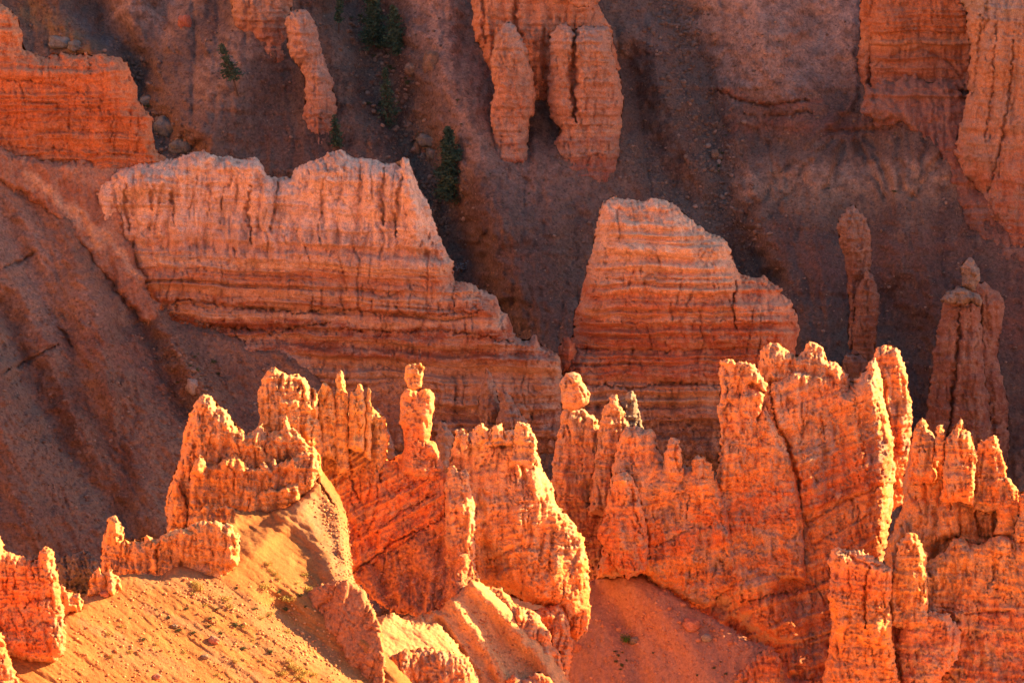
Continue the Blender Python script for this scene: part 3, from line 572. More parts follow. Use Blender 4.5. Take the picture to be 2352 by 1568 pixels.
# small pillars in the shade behind the near ridge
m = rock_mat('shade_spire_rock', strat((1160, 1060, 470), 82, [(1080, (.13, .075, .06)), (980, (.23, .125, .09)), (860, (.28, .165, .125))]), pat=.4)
SH = dict(T=4, flute=(1.0, .7, 4), strata=(.9, .3, 0), knob=(.8, .45), big=(4, .7))
t = thing('rock_spires', 1160, 1070, 470, 'cluster of dull red spires in the shade behind the pale notched mound', 'rock spires', 'shaded spires')
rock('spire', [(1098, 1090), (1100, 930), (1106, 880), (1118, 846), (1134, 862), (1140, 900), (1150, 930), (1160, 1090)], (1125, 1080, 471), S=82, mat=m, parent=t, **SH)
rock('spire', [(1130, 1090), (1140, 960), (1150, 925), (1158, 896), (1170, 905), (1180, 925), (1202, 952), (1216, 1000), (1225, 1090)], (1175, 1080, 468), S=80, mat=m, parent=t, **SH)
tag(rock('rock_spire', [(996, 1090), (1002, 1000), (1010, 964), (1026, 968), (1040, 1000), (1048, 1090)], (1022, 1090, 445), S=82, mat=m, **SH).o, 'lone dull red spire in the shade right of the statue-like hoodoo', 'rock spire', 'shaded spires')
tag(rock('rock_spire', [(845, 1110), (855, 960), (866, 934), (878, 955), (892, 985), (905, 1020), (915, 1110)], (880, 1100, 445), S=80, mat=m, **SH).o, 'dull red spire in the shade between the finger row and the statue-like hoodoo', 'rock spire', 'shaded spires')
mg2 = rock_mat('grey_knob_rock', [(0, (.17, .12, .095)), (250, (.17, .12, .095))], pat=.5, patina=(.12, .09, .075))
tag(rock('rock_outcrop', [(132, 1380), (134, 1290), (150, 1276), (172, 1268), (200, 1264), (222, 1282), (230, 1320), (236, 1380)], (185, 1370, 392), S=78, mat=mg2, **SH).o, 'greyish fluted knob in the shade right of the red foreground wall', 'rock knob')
# ------------------------------------------------------------------ near ridge, left: sand ridge and its walls
M_sand = soil_mat('sand_soil', (.36, .158, .052), (.30, .115, .04), (.42, .20, .072), .3, .4, 4.5, .55)
sand = rock('sand_ridge', [(-300, 1480), (40, 1460), (110, 1420), (150, 1396), (200, 1364), (235, 1340), (262, 1322), (310, 1317), (365, 1322), (400, 1302), (430, 1294), (456, 1296), (482, 1308), (496, 1296), (490, 1262), (496, 1226), (516, 1196), (548, 1176), (612, 1170), (660, 1164), (690, 1136), (706, 1110), (722, 1082), (738, 1074), (756, 1100), (780, 1140), (796, 1180), (802, 1250), (812, 1330), (850, 1385), (876, 1440), (884, 1500), (980, 1600), (1050, 1700), (-300, 1700)],
     (500, 1450, 345), S=24, yaw=60, sheet=True, edge=(26, 2.6), mat=M_sand, rough=(.7, .1), flute=(1.8, .22, 5), strata=(1, 0, 0), knob=(.5, 0.05), big=(8, .35), pnoise=8, pgain=.55, warp=(3, 30, 2.5, 9),
     feats=[([(735, 1085), (700, 1140), (655, 1190), (590, 1250), (500, 1300)], 46, 1.0), ([(600, 1185), (545, 1225), (500, 1275)], 62, -2.6), ([(640, 1215), (690, 1280), (720, 1330), (760, 1400)], 60, -1.0), ([(750, 1325), (815, 1360), (850, 1420), (860, 1490)], 60, 1.5), ([(740, 1110), (790, 1200), (806, 1320)], 34, .6),
            ([(640, 1400), (750, 1490), (860, 1560)], 60, -1.6), ([(420, 1310), (560, 1400), (680, 1500)], 70, .5), ([(700, 1180), (770, 1330)], 30, .5)],
     cracks=[([(725, 1100), (745, 1130), (770, 1165)], 4, .9), ([(728, 1098), (732, 1112)], 6, 1.2)],
     patches=[([(700, 1150), (770, 1240), (800, 1320)], 60, (.58, .36, .24), .6), ([(340, 1330), (460, 1330), (560, 1390), (680, 1480)], 22, (.48, .21, .09), .6), ([(200, 1372), (250, 1340)], 14, (.46, .19, .09), .7),
              ([(600, 1480), (700, 1510), (800, 1560)], 22, (.48, .42, .16), .35), ([(250, 1500), (420, 1540)], 26, (.55, .46, .16), .25), ([(480, 1500), (560, 1545), (600, 1568)], 16, (.45, .19, .09), .6), ([(330, 1395), (460, 1440), (600, 1505)], 11, (.42, .17, .075), .65), ([(560, 1380), (640, 1430), (760, 1500)], 16, (.40, .16, .07), .7), ([(190, 1430), (300, 1480), (430, 1535)], 10, (.44, .19, .085), .6), ([(420, 1350), (500, 1390)], 14, (.42, .17, .075), .6)])
tag(sand.o, kind='structure')
def sY(px, py): return sand.at(px, py).y
M_spur = soil_mat('spur_soil', (.50, .22, .11), (.46, .18, .09), (.56, .28, .16), .4, .7, 4.0, .8)
spur = rock('spur_slope', [(676, 1376), (740, 1340), (800, 1330), (835, 1352), (855, 1390), (870, 1430), (880, 1470), (886, 1520), (880, 1640), (830, 1640), (806, 1560), (786, 1490), (730, 1430)], (770, 1420, sY(770, 1420) - .8), S=46, yaw=-24, sheet=True, edge=(8, .8), mat=M_spur, crev=(1.1, .45, 4),
     flute=(1.4, 0.405, 4), strata=(1, 0, 0), knob=(.5, 0.1), big=(4, .6), rough=(.4, .12), pnoise=8)
tag(spur.o, kind='structure')

FR = dict(flute=(.95, .85, 7), strata=(.8, .42, 0), knob=(.5, 0.05), big=(4, .7))       # fluted pinnacles
def frock(name, stops, ref, S=80, **k):
    k.setdefault('bandc', (.76, .47, .24)); k['band'] = max(.5, k.get('band', 0)); k['pat'] = k.get('pat', .4) + .1; k['patina'] = tuple(.6 * v + .4 * g for v, g in zip(k.get('patina', (.4, .25, .17)), (.42, .31, .23)))
    return rock_mat(name, strat(ref, S, [(y, (min(.82, c[0] * 1.14), c[1] * 1.02, c[2] * .88)) for y, c in stops]), k=1.4, **k)

# red wall at the lower left
yb = sY(60, 1510); r = (60, 1515, yb + 1)
m = frock('near_left_wall_rock', [(1530, (.58, .24, .11)), (1450, (.56, .19, .08)), (1380, (.60, .21, .09)), (1320, (.58, .2, .085)), (1250, (.62, .26, .12))], r, pat=.3, patina=(.42, .22, .13), band=.15)
t = thing('rock_curtain', 60, 1515, yb, 'red orange slab wall with a corner pinnacle standing on sand at the lower left', 'rock face', 'walls of the near ridge')
rock('wall', [(-200, 1250), (-10, 1240), (-6, 1228), (4, 1230), (10, 1262), (30, 1272), (55, 1278), (74, 1290), (88, 1282), (94, 1262), (108, 1256), (122, 1262), (127, 1295), (137, 1328), (142, 1380), (150, 1432), (152, 1470), (148, 1500), (128, 1520), (70, 1524), (20, 1512), (-200, 1520)], r, S=80, T=5, R=1.6, mat=m, parent=t,
     flute=(1.0, 0.405, 4), strata=(1.2, .15, 0), knob=(.5, 0.11), big=(4, .7), cracks=[([(55, 1395), (75, 1375), (118, 1372)], 2.5, .6), ([(112, 1300), (122, 1400)], 2.5, .4), ([(70, 1450), (95, 1425), (125, 1440), (135, 1480)], 3, .5), ([(86, 1380), (88, 1420)], 2, .3)])
tag(rock('rock_curtain', [(-120, 1420), (-10, 1438), (4, 1450), (14, 1478), (26, 1520), (40, 1560), (60, 1640), (-120, 1640)], (0, 1568, yb - 4), S=78, T=4, mat=m).o, 'red rock edge in the bottom left corner below the slab wall', 'rock face', 'walls of the near ridge')

# fluted curtain behind the sand crest
yb = sY(400, 1304) + 1.0; r = (400, 1330, yb + .5)
m = frock('curtain_rock', [(1360, (.50, .25, .13)), (1300, (.60, .30, .12)), (1240, (.62, .32, .13)), (1180, (.62, .36, .18))], r, pat=.4, patina=(.46, .2, .11))
t = thing('rock_curtain', 400, 1330, yb, 'fluted orange curtain wall with a finger at its left end behind the sand crest', 'rock face', 'walls of the near ridge')
rock('wall', [(230, 1345), (233, 1275), (238, 1240), (248, 1192), (256, 1182), (272, 1190), (280, 1215), (288, 1238), (300, 1242), (312, 1236), (322, 1244), (340, 1230), (352, 1238), (362, 1232), (380, 1222), (410, 1214), (436, 1208), (450, 1198), (470, 1196), (500, 1196), (530, 1204), (550, 1230), (550, 1290), (520, 1330), (480, 1360), (230, 1370)], r, S=76, yaw=-12, T=3.6, R=1.3, mat=m, parent=t,
     flute=(.9, 0.608, 5), strata=(.9, .1, 0), knob=(.45, .2), big=(4, .5), cracks=[([(360, 1250), (364, 1330)], 4, .8), ([(392, 1225), (395, 1300)], 3, .5), ([(290, 1245), (292, 1310)], 3, .5)])
for i, (pl, lab) in enumerate(((([(200, 1368), (204, 1335), (214, 1312), (226, 1300), (238, 1316), (244, 1340), (236, 1368)]), 'small yellowish knob at the left foot of the fluted curtain wall'), (([(222, 1365), (236, 1325), (248, 1306), (258, 1312), (272, 1326), (280, 1350), (262, 1370)]), 'small pink knob leaning on the sand crest below the fluted finger'), (([(138, 1398), (140, 1340), (150, 1346), (160, 1360), (180, 1366), (196, 1382), (188, 1402), (150, 1412)]), 'low orange outcrop just right of the slab wall at lower left'))):
    yk = sY(pl[-1][0], pl[-1][1]) + .8
    tag(rock('rock_outcrop', pl, (pl[-1][0], pl[-1][1], yk), S=76, T=2.2, mat=m, **FR).o, lab, 'rock knob', 'knobs along the sand crest')

# pinnacle cluster
yc = sY(640, 1170) + 1
r = (500, 1215, yc + 3)
m = frock('cluster_rock', [(1240, (.50, .24, .09)), (1150, (.58, .28, .10)), (1050, (.62, .30, .12)), (960, (.62, .34, .17)), (905, (.64, .40, .24))], r, pat=.4, patina=(.48, .22, .12))
t = thing('rock_cluster', 500, 1215, yc, 'ragged orange fin with a blunt peak at the left of the near ridge', 'rock fin', 'fins of the near ridge')
rock('fin', [(384, 1216), (382, 1150), (396, 1095), (414, 1045), (420, 1000), (434, 955), (448, 918), (466, 906), (490, 912), (498, 932), (520, 942), (532, 958), (545, 978), (568, 1000), (582, 986), (600, 974), (612, 1000), (640, 1060), (660, 1120), (640, 1190), (560, 1230), (384, 1230)], (500, 1215, yc + 4), S=74, yaw=-8, T=5, R=2, mat=m, parent=t,
     flute=(.9, 0.81, 5), strata=(.9, .15, 0), knob=(.45, .3), big=(4, .9), cracks=[([(425, 1130), (432, 1200)], 5, 1.2), ([(475, 920), (470, 990)], 3, .5), ([(545, 990), (552, 1050)], 3, .6)])
rock('fin', [(384, 1230), (382, 1175), (392, 1130), (402, 1095), (414, 1110), (430, 1170), (430, 1232)], (405, 1225, yc + 2), S=78, T=3, mat=m, parent=t, **FR)
rock('fin', [(426, 1230), (432, 1130), (438, 1075), (448, 1050), (462, 1064), (478, 1070), (500, 1060), (522, 1048), (540, 1042), (556, 1056), (575, 1072), (590, 1076), (602, 1060), (630, 1080), (640, 1130), (610, 1190), (560, 1215), (440, 1240)], (500, 1200, yc + 2), S=76, yaw=-8, T=3, R=1.2, mat=m, parent=t, **FR)
rock('knob', [(440, 1090), (446, 1055), (458, 1046), (470, 1052), (474, 1075), (470, 1095)], (458, 1095, yc + 1), S=80, T=1.6, mat=m, parent=t, **FR)
r = (640, 1120, yc + 2)
t = thing('rock_cluster', 640, 1170, yc, 'small spiky fins between the blunt peak and the top of the sand ridge', 'rock fin', 'fins of the near ridge')
rock('fin', [(596, 1110), (606, 1020), (614, 1000), (626, 986), (640, 990), (650, 980), (652, 958), (658, 954), (664, 974), (680, 990), (692, 1002), (706, 1022), (724, 1028), (738, 1060), (740, 1110), (680, 1130)], (660, 1110, yc + 5), S=76, T=3, R=1.2, mat=m, parent=t, **FR)
rock('fin', [(606, 1140), (612, 1080), (622, 1060), (632, 1052), (640, 1066), (668, 1050), (700, 1036), (722, 1040), (736, 1072), (720, 1110), (690, 1150), (640, 1165), (612, 1160)], (650, 1150, yc + 2), S=70, yaw=-15, T=3, R=1.2, mat=m, parent=t, **FR)
rock('fin', [(568, 1178), (578, 1140), (596, 1128), (620, 1122), (640, 1126), (664, 1112), (690, 1106), (690, 1150), (650, 1172), (600, 1184)], (620, 1172, yc + .5), S=74, T=2, R=.9, mat=m, parent=t, **FR)
rock('fin', [(434, 1208), (440, 1190), (452, 1182), (470, 1160), (482, 1158), (490, 1180), (488, 1210)], (462, 1206, yc - 1), S=78, T=1.6, mat=m, parent=t, **FR)
rock('fin', [(476, 1205), (484, 1165), (500, 1158), (530, 1164), (560, 1172), (560, 1200), (500, 1210)], (520, 1200, yc - 1), S=76, T=1.6, mat=m, parent=t, **FR)
r = (660, 1080, yc + 11)
m = frock('tower_rock', [(1110, (.58, .22, .09)), (1000, (.62, .30, .10)), (920, (.64, .36, .16)), (840, (.66, .38, .2))], r, pat=.35, patina=(.5, .26, .14))
t = thing('rock_tower', 660, 1080, yc + 11, 'broad crumbly orange tower behind the top of the sand ridge', 'rock tower', 'fins of the near ridge')
rock('tower', [(598, 1100), (592, 1010), (594, 960), (592, 905), (604, 872), (616, 848), (628, 842), (640, 852), (662, 862), (686, 858), (700, 868), (714, 892), (716, 915), (722, 892), (730, 905), (734, 960), (742, 1020), (740, 1100)], r, S=80, T=6, R=2.2, mat=m, parent=t, cracks=[([(648, 860), (640, 900)], 4, .8), ([(625, 900), (618, 980)], 3, .5), ([(690, 880), (684, 900)], 6, .9), ([(718, 915), (714, 1010)], 4, .7)], **FR)
rock('rib', [(618, 1060), (622, 940), (632, 905), (646, 902), (660, 916), (672, 900), (684, 912), (690, 960), (690, 1060)], (655, 1060, yc + 9), S=80, T=2.4, mat=m, parent=t, **FR)

# finger row and red face below, statue-like hoodoo on its right end
yf = yc + 16
r = (850, 1300, yf - 4)
mf = frock('red_face_rock', [(1400, (.62, .24, .12)), (1320, (.66, .22, .09)), (1220, (.72, .26, .11)), (1100, (.72, .26, .11)), (1000, (.70, .25, .11)), (930, (.66, .33, .12)), (850, (.68, .42, .18))], r, 70, pat=.3, patina=(.42, .24, .17), dip=-.35, band=.2)
t = thing('rock_curtain', 850, 1300, yf, 'vivid red face topped by a row of slim orange fingers in the near ridge', 'rock face', 'walls of the near ridge')
rock('wall', [(726, 1100), (730, 980), (740, 940), (852, 930), (870, 952), (886, 962), (890, 1000), (886, 1050), (896, 1062), (920, 1044), (990, 1030), (1008, 1055), (1030, 1090), (1042, 1180), (1050, 1215), (980, 1235), (880, 1290), (806, 1330), (790, 1330)], r, S=70, yaw=-6, T=5, R=1.8, mat=mf, parent=t,
     flute=(1.5, 0.743, 4), strata=(1.1, .7, -.55), knob=(.6, 0.1), big=(5, .9), cracks=[([(1000, 1200), (900, 1245), (808, 1316)], 4, 1.2), ([(1010, 1130), (930, 1170), (860, 1225)], 3, .8), ([(1020, 1080), (950, 1110), (880, 1140)], 3, .6), ([(800, 1010), (806, 1100), (830, 1160)], 4, .9), ([(860, 1090), (868, 1150), (840, 1240)], 3, .7), ([(880, 1060), (870, 1110)], 4, .8)])
for pl in ([(726, 1040), (730, 900), (742, 880), (752, 878), (762, 892), (768, 918), (775, 960), (772, 1060)], [(764, 1000), (770, 905), (774, 860), (781, 849), (790, 862), (797, 900), (802, 940), (800, 1080), (775, 1090)], [(798, 1030), (803, 915), (808, 898), (816, 900), (822, 882), (830, 882), (836, 905), (842, 930), (838, 1040)], [(836, 1050), (840, 912), (846, 890), (852, 900), (854, 960), (852, 1060)]):
    rock('finger', pl, (sum(p[0] for p in pl) / len(pl), max(p[1] for p in pl), yf - 4), S=80, T=2.6, R=1.1, mat=mf, parent=t, flute=(.8, 0.54, 6), strata=(.8, .12, 0), knob=(.4, 0.125), big=(3, .5), warp=(4, 20, 2.5, 8))
rock('fin', [(846, 1140), (852, 1010), (866, 958), (884, 958), (892, 1000), (888, 1050), (872, 1100), (860, 1160)], (868, 1140, yf - 3), S=76, T=3, mat=mf, parent=t, **FR)
ys_ = yf - 2
ms = frock('hoodoo_rock', [(1130, (.62, .22, .10)), (1000, (.62, .24, .11)), (940, (.62, .28, .13)), (893, (.62, .30, .15)), (885, (.66, .38, .16)), (833, (.66, .40, .18))], (960, 1060, ys_), 84, pat=.3, patina=(.5, .25, .15))
t = thing('hoodoo', 960, 1060, ys_, 'statue-like hoodoo with a square head and shoulders on the near ridge', 'hoodoo')
ST = dict(flute=(1.2, .25, 4), strata=(.8, .15, 0), knob=(.5, 0.11), big=(3, .4), warp=(3, 20, 2, 8))
rock('torso', [(916, 968), (920, 930), (920, 906), (934, 892), (958, 898), (984, 892), (998, 904), (998, 935), (990, 985), (986, 1010), (1000, 1015), (1008, 1040), (1020, 1080), (1000, 1110), (920, 1090), (928, 1020), (926, 985)], (960, 1080, ys_), S=84, T=4.2, R=1.4, mat=ms, parent=t, **ST)
rock('head', [(931, 876), (929, 856), (932, 840), (948, 833), (966, 835), (974, 842), (972, 866), (966, 890), (950, 896), (938, 892)], (952, 893, ys_ - .2), S=86, T=2.2, R=.9, mat=ms, parent=t, **ST)
# rubble slope below the red face
M_red = soil_mat('red_rubble_soil', (.60, .24, .11), (.50, .19, .10), (.66, .34, .19), .5, .9, 3.0, .9)
rub = rock('rubble_slope', [(800, 1318), (860, 1285), (940, 1232), (1012, 1186), (1044, 1196), (1072, 1240), (1092, 1300), (1085, 1360), (1010, 1420), (930, 1412), (880, 1390), (830, 1350)], (930, 1330, yf - 8), S=54, yaw=-8, sheet=True, edge=(12, 1.0), mat=M_red, warp=(14, 40, 6, 10), rough=(.9, .3), crev=(1.2, .5, 4),
     flute=(1.5, .6, 5), strata=(1.1, .6, -.5), knob=(.6, 0.125), big=(4, .7), pnoise=8, feats=[([(1030, 1200), (1060, 1290), (1050, 1370)], 36, 1.6), ([(960, 1250), (1000, 1330), (980, 1400)], 40, 1.0), ([(870, 1310), (900, 1380)], 30, -1)])
tag(rub.o, kind='structure')

# pale notched mound
ym = yf + 2; r = (1180, 1330, ym - 4)
m = frock('mound_rock', [(1480, (.56, .19, .08)), (1400, (.60, .22, .085)), (1330, (.58, .24, .09)), (1260, (.60, .27, .10)), (1180, (.58, .28, .14)), (1100, (.64, .34, .19)), (1040, (.62, .34, .2)), (970, (.68, .42, .24))], r, 72, pat=.35, patina=(.44, .26, .19), dip=-.1)
t = thing('rock_mound', 1180, 1400, ym - 4, 'pale notched rock mound flaring into a red orange base at bottom centre', 'rock mound', 'mounds of the near ridge')
rock('wall', [(1028, 1150), (1032, 1060), (1042, 1010), (1050, 990), (1064, 984), (1076, 994), (1094, 980), (1106, 974), (1120, 990), (1132, 978), (1146, 974), (1160, 990), (1172, 986), (1190, 970), (1214, 974), (1230, 1000), (1236, 1042), (1250, 1084), (1270, 1120), (1280, 1160), (1308, 1190), (1322, 1204), (1340, 1232), (1352, 1300), (1354, 1400), (1348, 1450), (1322, 1474), (1302, 1446), (1282, 1396), (1200, 1380), (1130, 1350), (1080, 1340), (1060, 1250)], r, S=72, T=7, R=2.6, mat=m, parent=t,
     flute=(1.6, 0.675, 6), strata=(1.1, .25, -.1), knob=(.6, 0.11), big=(5, 1.0), cracks=[([(1078, 990), (1080, 1050)], 4, .9), ([(1160, 985), (1155, 1030)], 5, .9), ([(1120, 1020), (1190, 1030)], 5, .9), ([(1190, 990), (1200, 1080), (1225, 1150)], 4, .6), ([(1264, 1200), (1268, 1260)], 3, .5), ([(1120, 1290), (1180, 1260), (1230, 1250)], 5, .6)],
     feats=[([(1120, 1260), (1140, 1330), (1200, 1380)], 40, -1.6)])
for pl in ([(1044, 1010), (1050, 986), (1064, 982), (1074, 996), (1072, 1030), (1046, 1040)], [(1092, 1000), (1098, 978), (1108, 972), (1120, 988), (1124, 1012), (1096, 1018)], [(1126, 1000), (1132, 978), (1146, 973), (1158, 988), (1162, 1010), (1130, 1016)], [(1176, 1060), (1180, 990), (1192, 968), (1212, 974), (1228, 1000), (1234, 1040), (1226, 1080)]):
    rock('knob', pl, (sum(p[0] for p in pl) / len(pl), max(p[1] for p in pl), ym - 5), S=80, T=2, R=.9, mat=m, parent=t, **FR)
rock('rib', [(1022, 1330), (1020, 1110), (1030, 1075), (1042, 1066), (1052, 1080), (1066, 1074), (1078, 1090), (1084, 1130), (1092, 1190), (1092, 1290), (1110, 1350), (1060, 1360)], (1060, 1330, ym - 9), S=76, T=3.4, R=1.4, mat=m, parent=t, flute=(.8, 0.608, 4), strata=(.8, .2, -.2), knob=(.4, 0.175), big=(4, .7))

# ribs of the bottom centre
yb2 = yc - 2
mr = frock('rib_rock', [(1600, (.54, .20, .09)), (1500, (.60, .23, .10)), (1400, (.62, .27, .12)), (1330, (.62, .30, .15))], (1150, 1500, yb2), 60, pat=.35, patina=(.44, .24, .16))
M_rib = soil_mat('rib_soil', (.62, .33, .16), (.60, .28, .13), (.64, .38, .2), .4, .6, 4.0, .6)
rib1 = rock('gully_slope', [(1080, 1330), (1130, 1350), (1200, 1420), (1270, 1500), (1330, 1600), (1330, 1700), (900, 1700), (860, 1520), (940, 1420), (1010, 1400)], (1080, 1480, yb2 + 2), S=40, yaw=30, sheet=True, edge=(14, 1.4), mat=M_rib, flute=(1.6, 0.405, 4), strata=(1, 0, 0), knob=(.5, 0.11), big=(4, .5), pnoise=8,
     feats=[([(1090, 1345), (1170, 1430), (1240, 1510), (1300, 1600)], 34, 1.6), ([(1040, 1380), (1110, 1480), (1180, 1600)], 26, .9), ([(1000, 1430), (1060, 1510), (1110, 1600)], 22, -1.2)])
tag(rib1.o, kind='structure')
rib2 = rock('bare_slope', [(850, 1480), (872, 1420), (900, 1408), (950, 1432), (978, 1436), (998, 1424), (1020, 1440), (1050, 1480), (1085, 1530), (1120, 1600), (1150, 1700), (840, 1700)], (960, 1500, yb2 - 4), S=26, yaw=55, sheet=True, edge=(12, 1.6), mat=M_rib, flute=(1.6, .12, 4), strata=(1, 0, 0), knob=(.5, 0.07), big=(4, .4), pnoise=8)
tag(rib2.o, kind='structure')
t = thing('rock_ribs', 1220, 1500, yb2 + 6, 'crumbly orange rib with a knobby crest descending below the notched mound', 'rock rib', 'ribs of the near ridge')
rock('rib', [(1096, 1360), (1120, 1346), (1150, 1350), (1168, 1368), (1180, 1386), (1210, 1396), (1236, 1410), (1246, 1432), (1264, 1452), (1268, 1480), (1290, 1500), (1310, 1700), (1200, 1700), (1190, 1500)], (1220, 1500, yb2 + 6), S=60, yaw=-10, T=5, R=1.8, mat=mr, parent=t, **FR)
rock('rib', [(1180, 1420), (1240, 1396), (1286, 1382), (1304, 1412), (1312, 1460), (1316, 1500), (1308, 1560), (1316, 1700), (1230, 1700)], (1290, 1520, yb2 + 11), S=66, T=4, R=1.6, mat=mr, parent=t, **FR)
t = thing('rock_ribs', 1250, 1568, yb2, 'knobby rust coloured rib cut off by the bottom edge near the centre', 'rock rib', 'ribs of the near ridge')
rock('rib', [(1150, 1700), (1160, 1560), (1180, 1545), (1200, 1560), (1240, 1540), (1262, 1552), (1290, 1600), (1300, 1700)], (1230, 1600, yb2 - 2), S=60, T=4, mat=mr, parent=t, **FR)
t = thing('rock_buttress', 990, 1568, yb2 - 7, 'pebbly red buttress bulging up from the bottom edge left of centre', 'rock buttress')
rock('rib', [(880, 1640), (884, 1560), (900, 1510), (930, 1490), (990, 1488), (1040, 1496), (1076, 1510), (1096, 1560), (1110, 1640)], (990, 1568, yb2 - 7), S=50, yaw=5, T=4, R=1.6, mat=mr, parent=t, flute=(1.2, 0.405, 4), strata=(1, .1, 0), knob=(.5, 0.175), big=(4, .6))

# ------------------------------------------------------------------ near ridge, right
yg = yf + 16; r = (1330, 1330, yg + 1)
m = frock('shaded_hoodoo_rock', [(1340, (.36, .16, .11)), (1200, (.40, .18, .12)), (1120, (.46, .23, .15)), (1050, (.56, .28, .17)), (940, (.60, .34, .2)), (860, (.62, .36, .21))], r, 80, pat=.35, patina=(.44, .29, .22))
t = thing('hoodoo', 1330, 1330, yg, 'pinkish hoodoo with an egg-shaped head at the left end of the right ridge', 'hoodoo')
rock('shaft', [(1262, 1180), (1268, 1080), (1272, 1040), (1284, 985), (1292, 945), (1306, 932), (1330, 936), (1344, 936), (1352, 950), (1366, 956), (1376, 972), (1400, 1060), (1430, 1200), (1430, 1350), (1360, 1350), (1310, 1260)], r, S=80, T=6, R=2.2, mat=m, parent=t, cracks=[([(1338, 960), (1340, 1040), (1336, 1100)], 4, .7), ([(1366, 960), (1362, 1040)], 4, .7)], **FR)
rock('head', [(1294, 938), (1288, 905), (1286, 880), (1298, 858), (1314, 853), (1330, 858), (1344, 884), (1356, 905), (1352, 924), (1334, 938), (1314, 944)], (1320, 942, yg), S=84, T=3.4, R=1.6, mat=m, parent=t, **ST)
rock('spire', [(1350, 1180), (1372, 1000), (1378, 960), (1390, 930), (1404, 907), (1418, 908), (1428, 930), (1440, 960), (1452, 1000), (1470, 1200)], (1410, 1180, yg - 1), S=78, T=4, R=1.8, mat=m, parent=t, **FR)
rock('spire', [(1418, 1010), (1424, 930), (1436, 906), (1448, 896), (1460, 908), (1466, 940), (1478, 978), (1480, 1010)], (1450, 1010, yg + 2), S=80, T=2.6, mat=mg, parent=t, **FR)
rg = (1600, 1320, yg - 3)
mR = frock('right_ridge_rock', [(1600, (.46, .17, .09)), (1480, (.50, .20, .10)), (1400, (.56, .22, .095)), (1340, (.60, .26, .10)), (1300, (.52, .17, .075)), (1240, (.58, .20, .08)), (1200, (.66, .30, .12)), (1140, (.66, .32, .15)), (1080, (.64, .32, .18)), (1000, (.66, .35, .19)), (900, (.66, .34, .17)), (780, (.68, .40, .22))], rg, 70, pat=.5, patina=(.44, .25, .18), dip=-.25, band=.45)
t = thing('rock_ridge', 1600, 1320, yg - 3, 'great orange ridge with small spires and a square tower right of centre', 'rock ridge')
BG_ = dict(flute=(2.0, 0.81, 6), strata=(1.3, .6, -.28), knob=(.6, 0.12), big=(6, 1.2))
rock('slab', [(1985, 900), (2000, 840), (2010, 806), (2038, 788), (2062, 800), (2080, 842), (2088, 895), (2096, 950), (2090, 1060), (2072, 1160), (2010, 1200)], (2040, 1180, yg + 5), S=80, T=3.5, R=1.3, mat=mR, parent=t, **FR)
rock('crown', [(1740, 900), (1746, 805), (1758, 790), (1788, 788), (1812, 806), (1832, 818), (1848, 796), (1862, 782), (1886, 792), (1898, 826), (1920, 832), (1950, 862), (1960, 900), (1940, 1000), (1740, 1000)], (1840, 960, yg + 4), S=78, T=5, R=1.6, mat=mR, parent=t, cracks=[([(1820, 815), (1815, 870)], 5, 1.0), ([(1900, 830), (1905, 900)], 4, .7)], **FR)
rock('wall', [(1480, 1330), (1500, 1200), (1560, 1110), (1640, 1110), (1652, 1040), (1700, 960), (1752, 905), (1770, 872), (1800, 850), (1840, 846), (1870, 856), (1896, 850), (1920, 868), (1950, 890), (1966, 866), (1982, 852), (1996, 832), (2012, 818), (2024, 850), (2030, 900), (2040, 960), (2052, 1010), (2056, 1080), (2050, 1160), (2040, 1250), (2020, 1330), (2000, 1440), (1990, 1620), (1800, 1620), (1700, 1500), (1560, 1400)], rg, S=68, yaw=4, T=9, R=2.4, mat=mR, parent=t,
     cracks=[([(1766, 885), (1780, 960), (1806, 1020), (1830, 1090), (1836, 1170), (1832, 1240)], 6, 1.8), ([(1880, 860), (1890, 940), (1880, 1000)], 4, .6), ([(1850, 940), (1836, 1040)], 4, .5), ([(1960, 880), (1975, 980), (1990, 1080)], 4, .7), ([(2050, 1110), (1940, 1150), (1840, 1210)], 3, .8), ([(2000, 1180), (1900, 1230), (1840, 1270)], 3, .6), ([(1990, 1290), (1860, 1350), (1700, 1380)], 3.5, .9), ([(1700, 1330), (1600, 1290), (1500, 1260)], 3, .6)],
     feats=[([(1640, 1150), (1720, 1280), (1780, 1420)], 80, 1.4), ([(1570, 1350), (1660, 1420), (1780, 1500)], 60, -2.2)], **BG_)
rock('column', [(1648, 1130), (1656, 1040), (1650, 960), (1654, 880), (1652, 830), (1666, 823), (1690, 832), (1704, 828), (1732, 838), (1746, 856), (1760, 880), (1756, 920), (1730, 1000), (1700, 1130)], (1690, 1100, yg - 3), S=76, T=3, R=1.1, mat=mR, parent=t, cracks=[([(1670, 870), (1668, 960), (1660, 1030)], 5, .8), ([(1700, 850), (1690, 920)], 4, .7), ([(1720, 880), (1760, 900)], 8, 1.6)], **FR)
PK = dict(flute=(1.3, 0.472, 6), strata=(.9, .3, 0), knob=(.5, 0.11), big=(4, .5), warp=(4, 24, 3, 8))
rock('spire', [(1600, 1330), (1640, 1200), (1656, 1120), (1668, 1060), (1678, 1010), (1690, 962), (1702, 928), (1711, 921), (1722, 936), (1738, 968), (1752, 1010), (1776, 1090), (1796, 1180), (1810, 1330)], (1720, 1300, yg - 5.5), S=70, T=3, R=1.3, mat=mR, parent=t, **PK)
rock('spire', [(1716, 1330), (1726, 1180), (1734, 1060), (1742, 970), (1748, 940), (1757, 929), (1766, 944), (1784, 984), (1806, 1030), (1824, 1085), (1838, 1150), (1846, 1220), (1850, 1330)], (1780, 1300, yg - 6), S=70, T=3, R=1.3, mat=mR, parent=t, **PK)
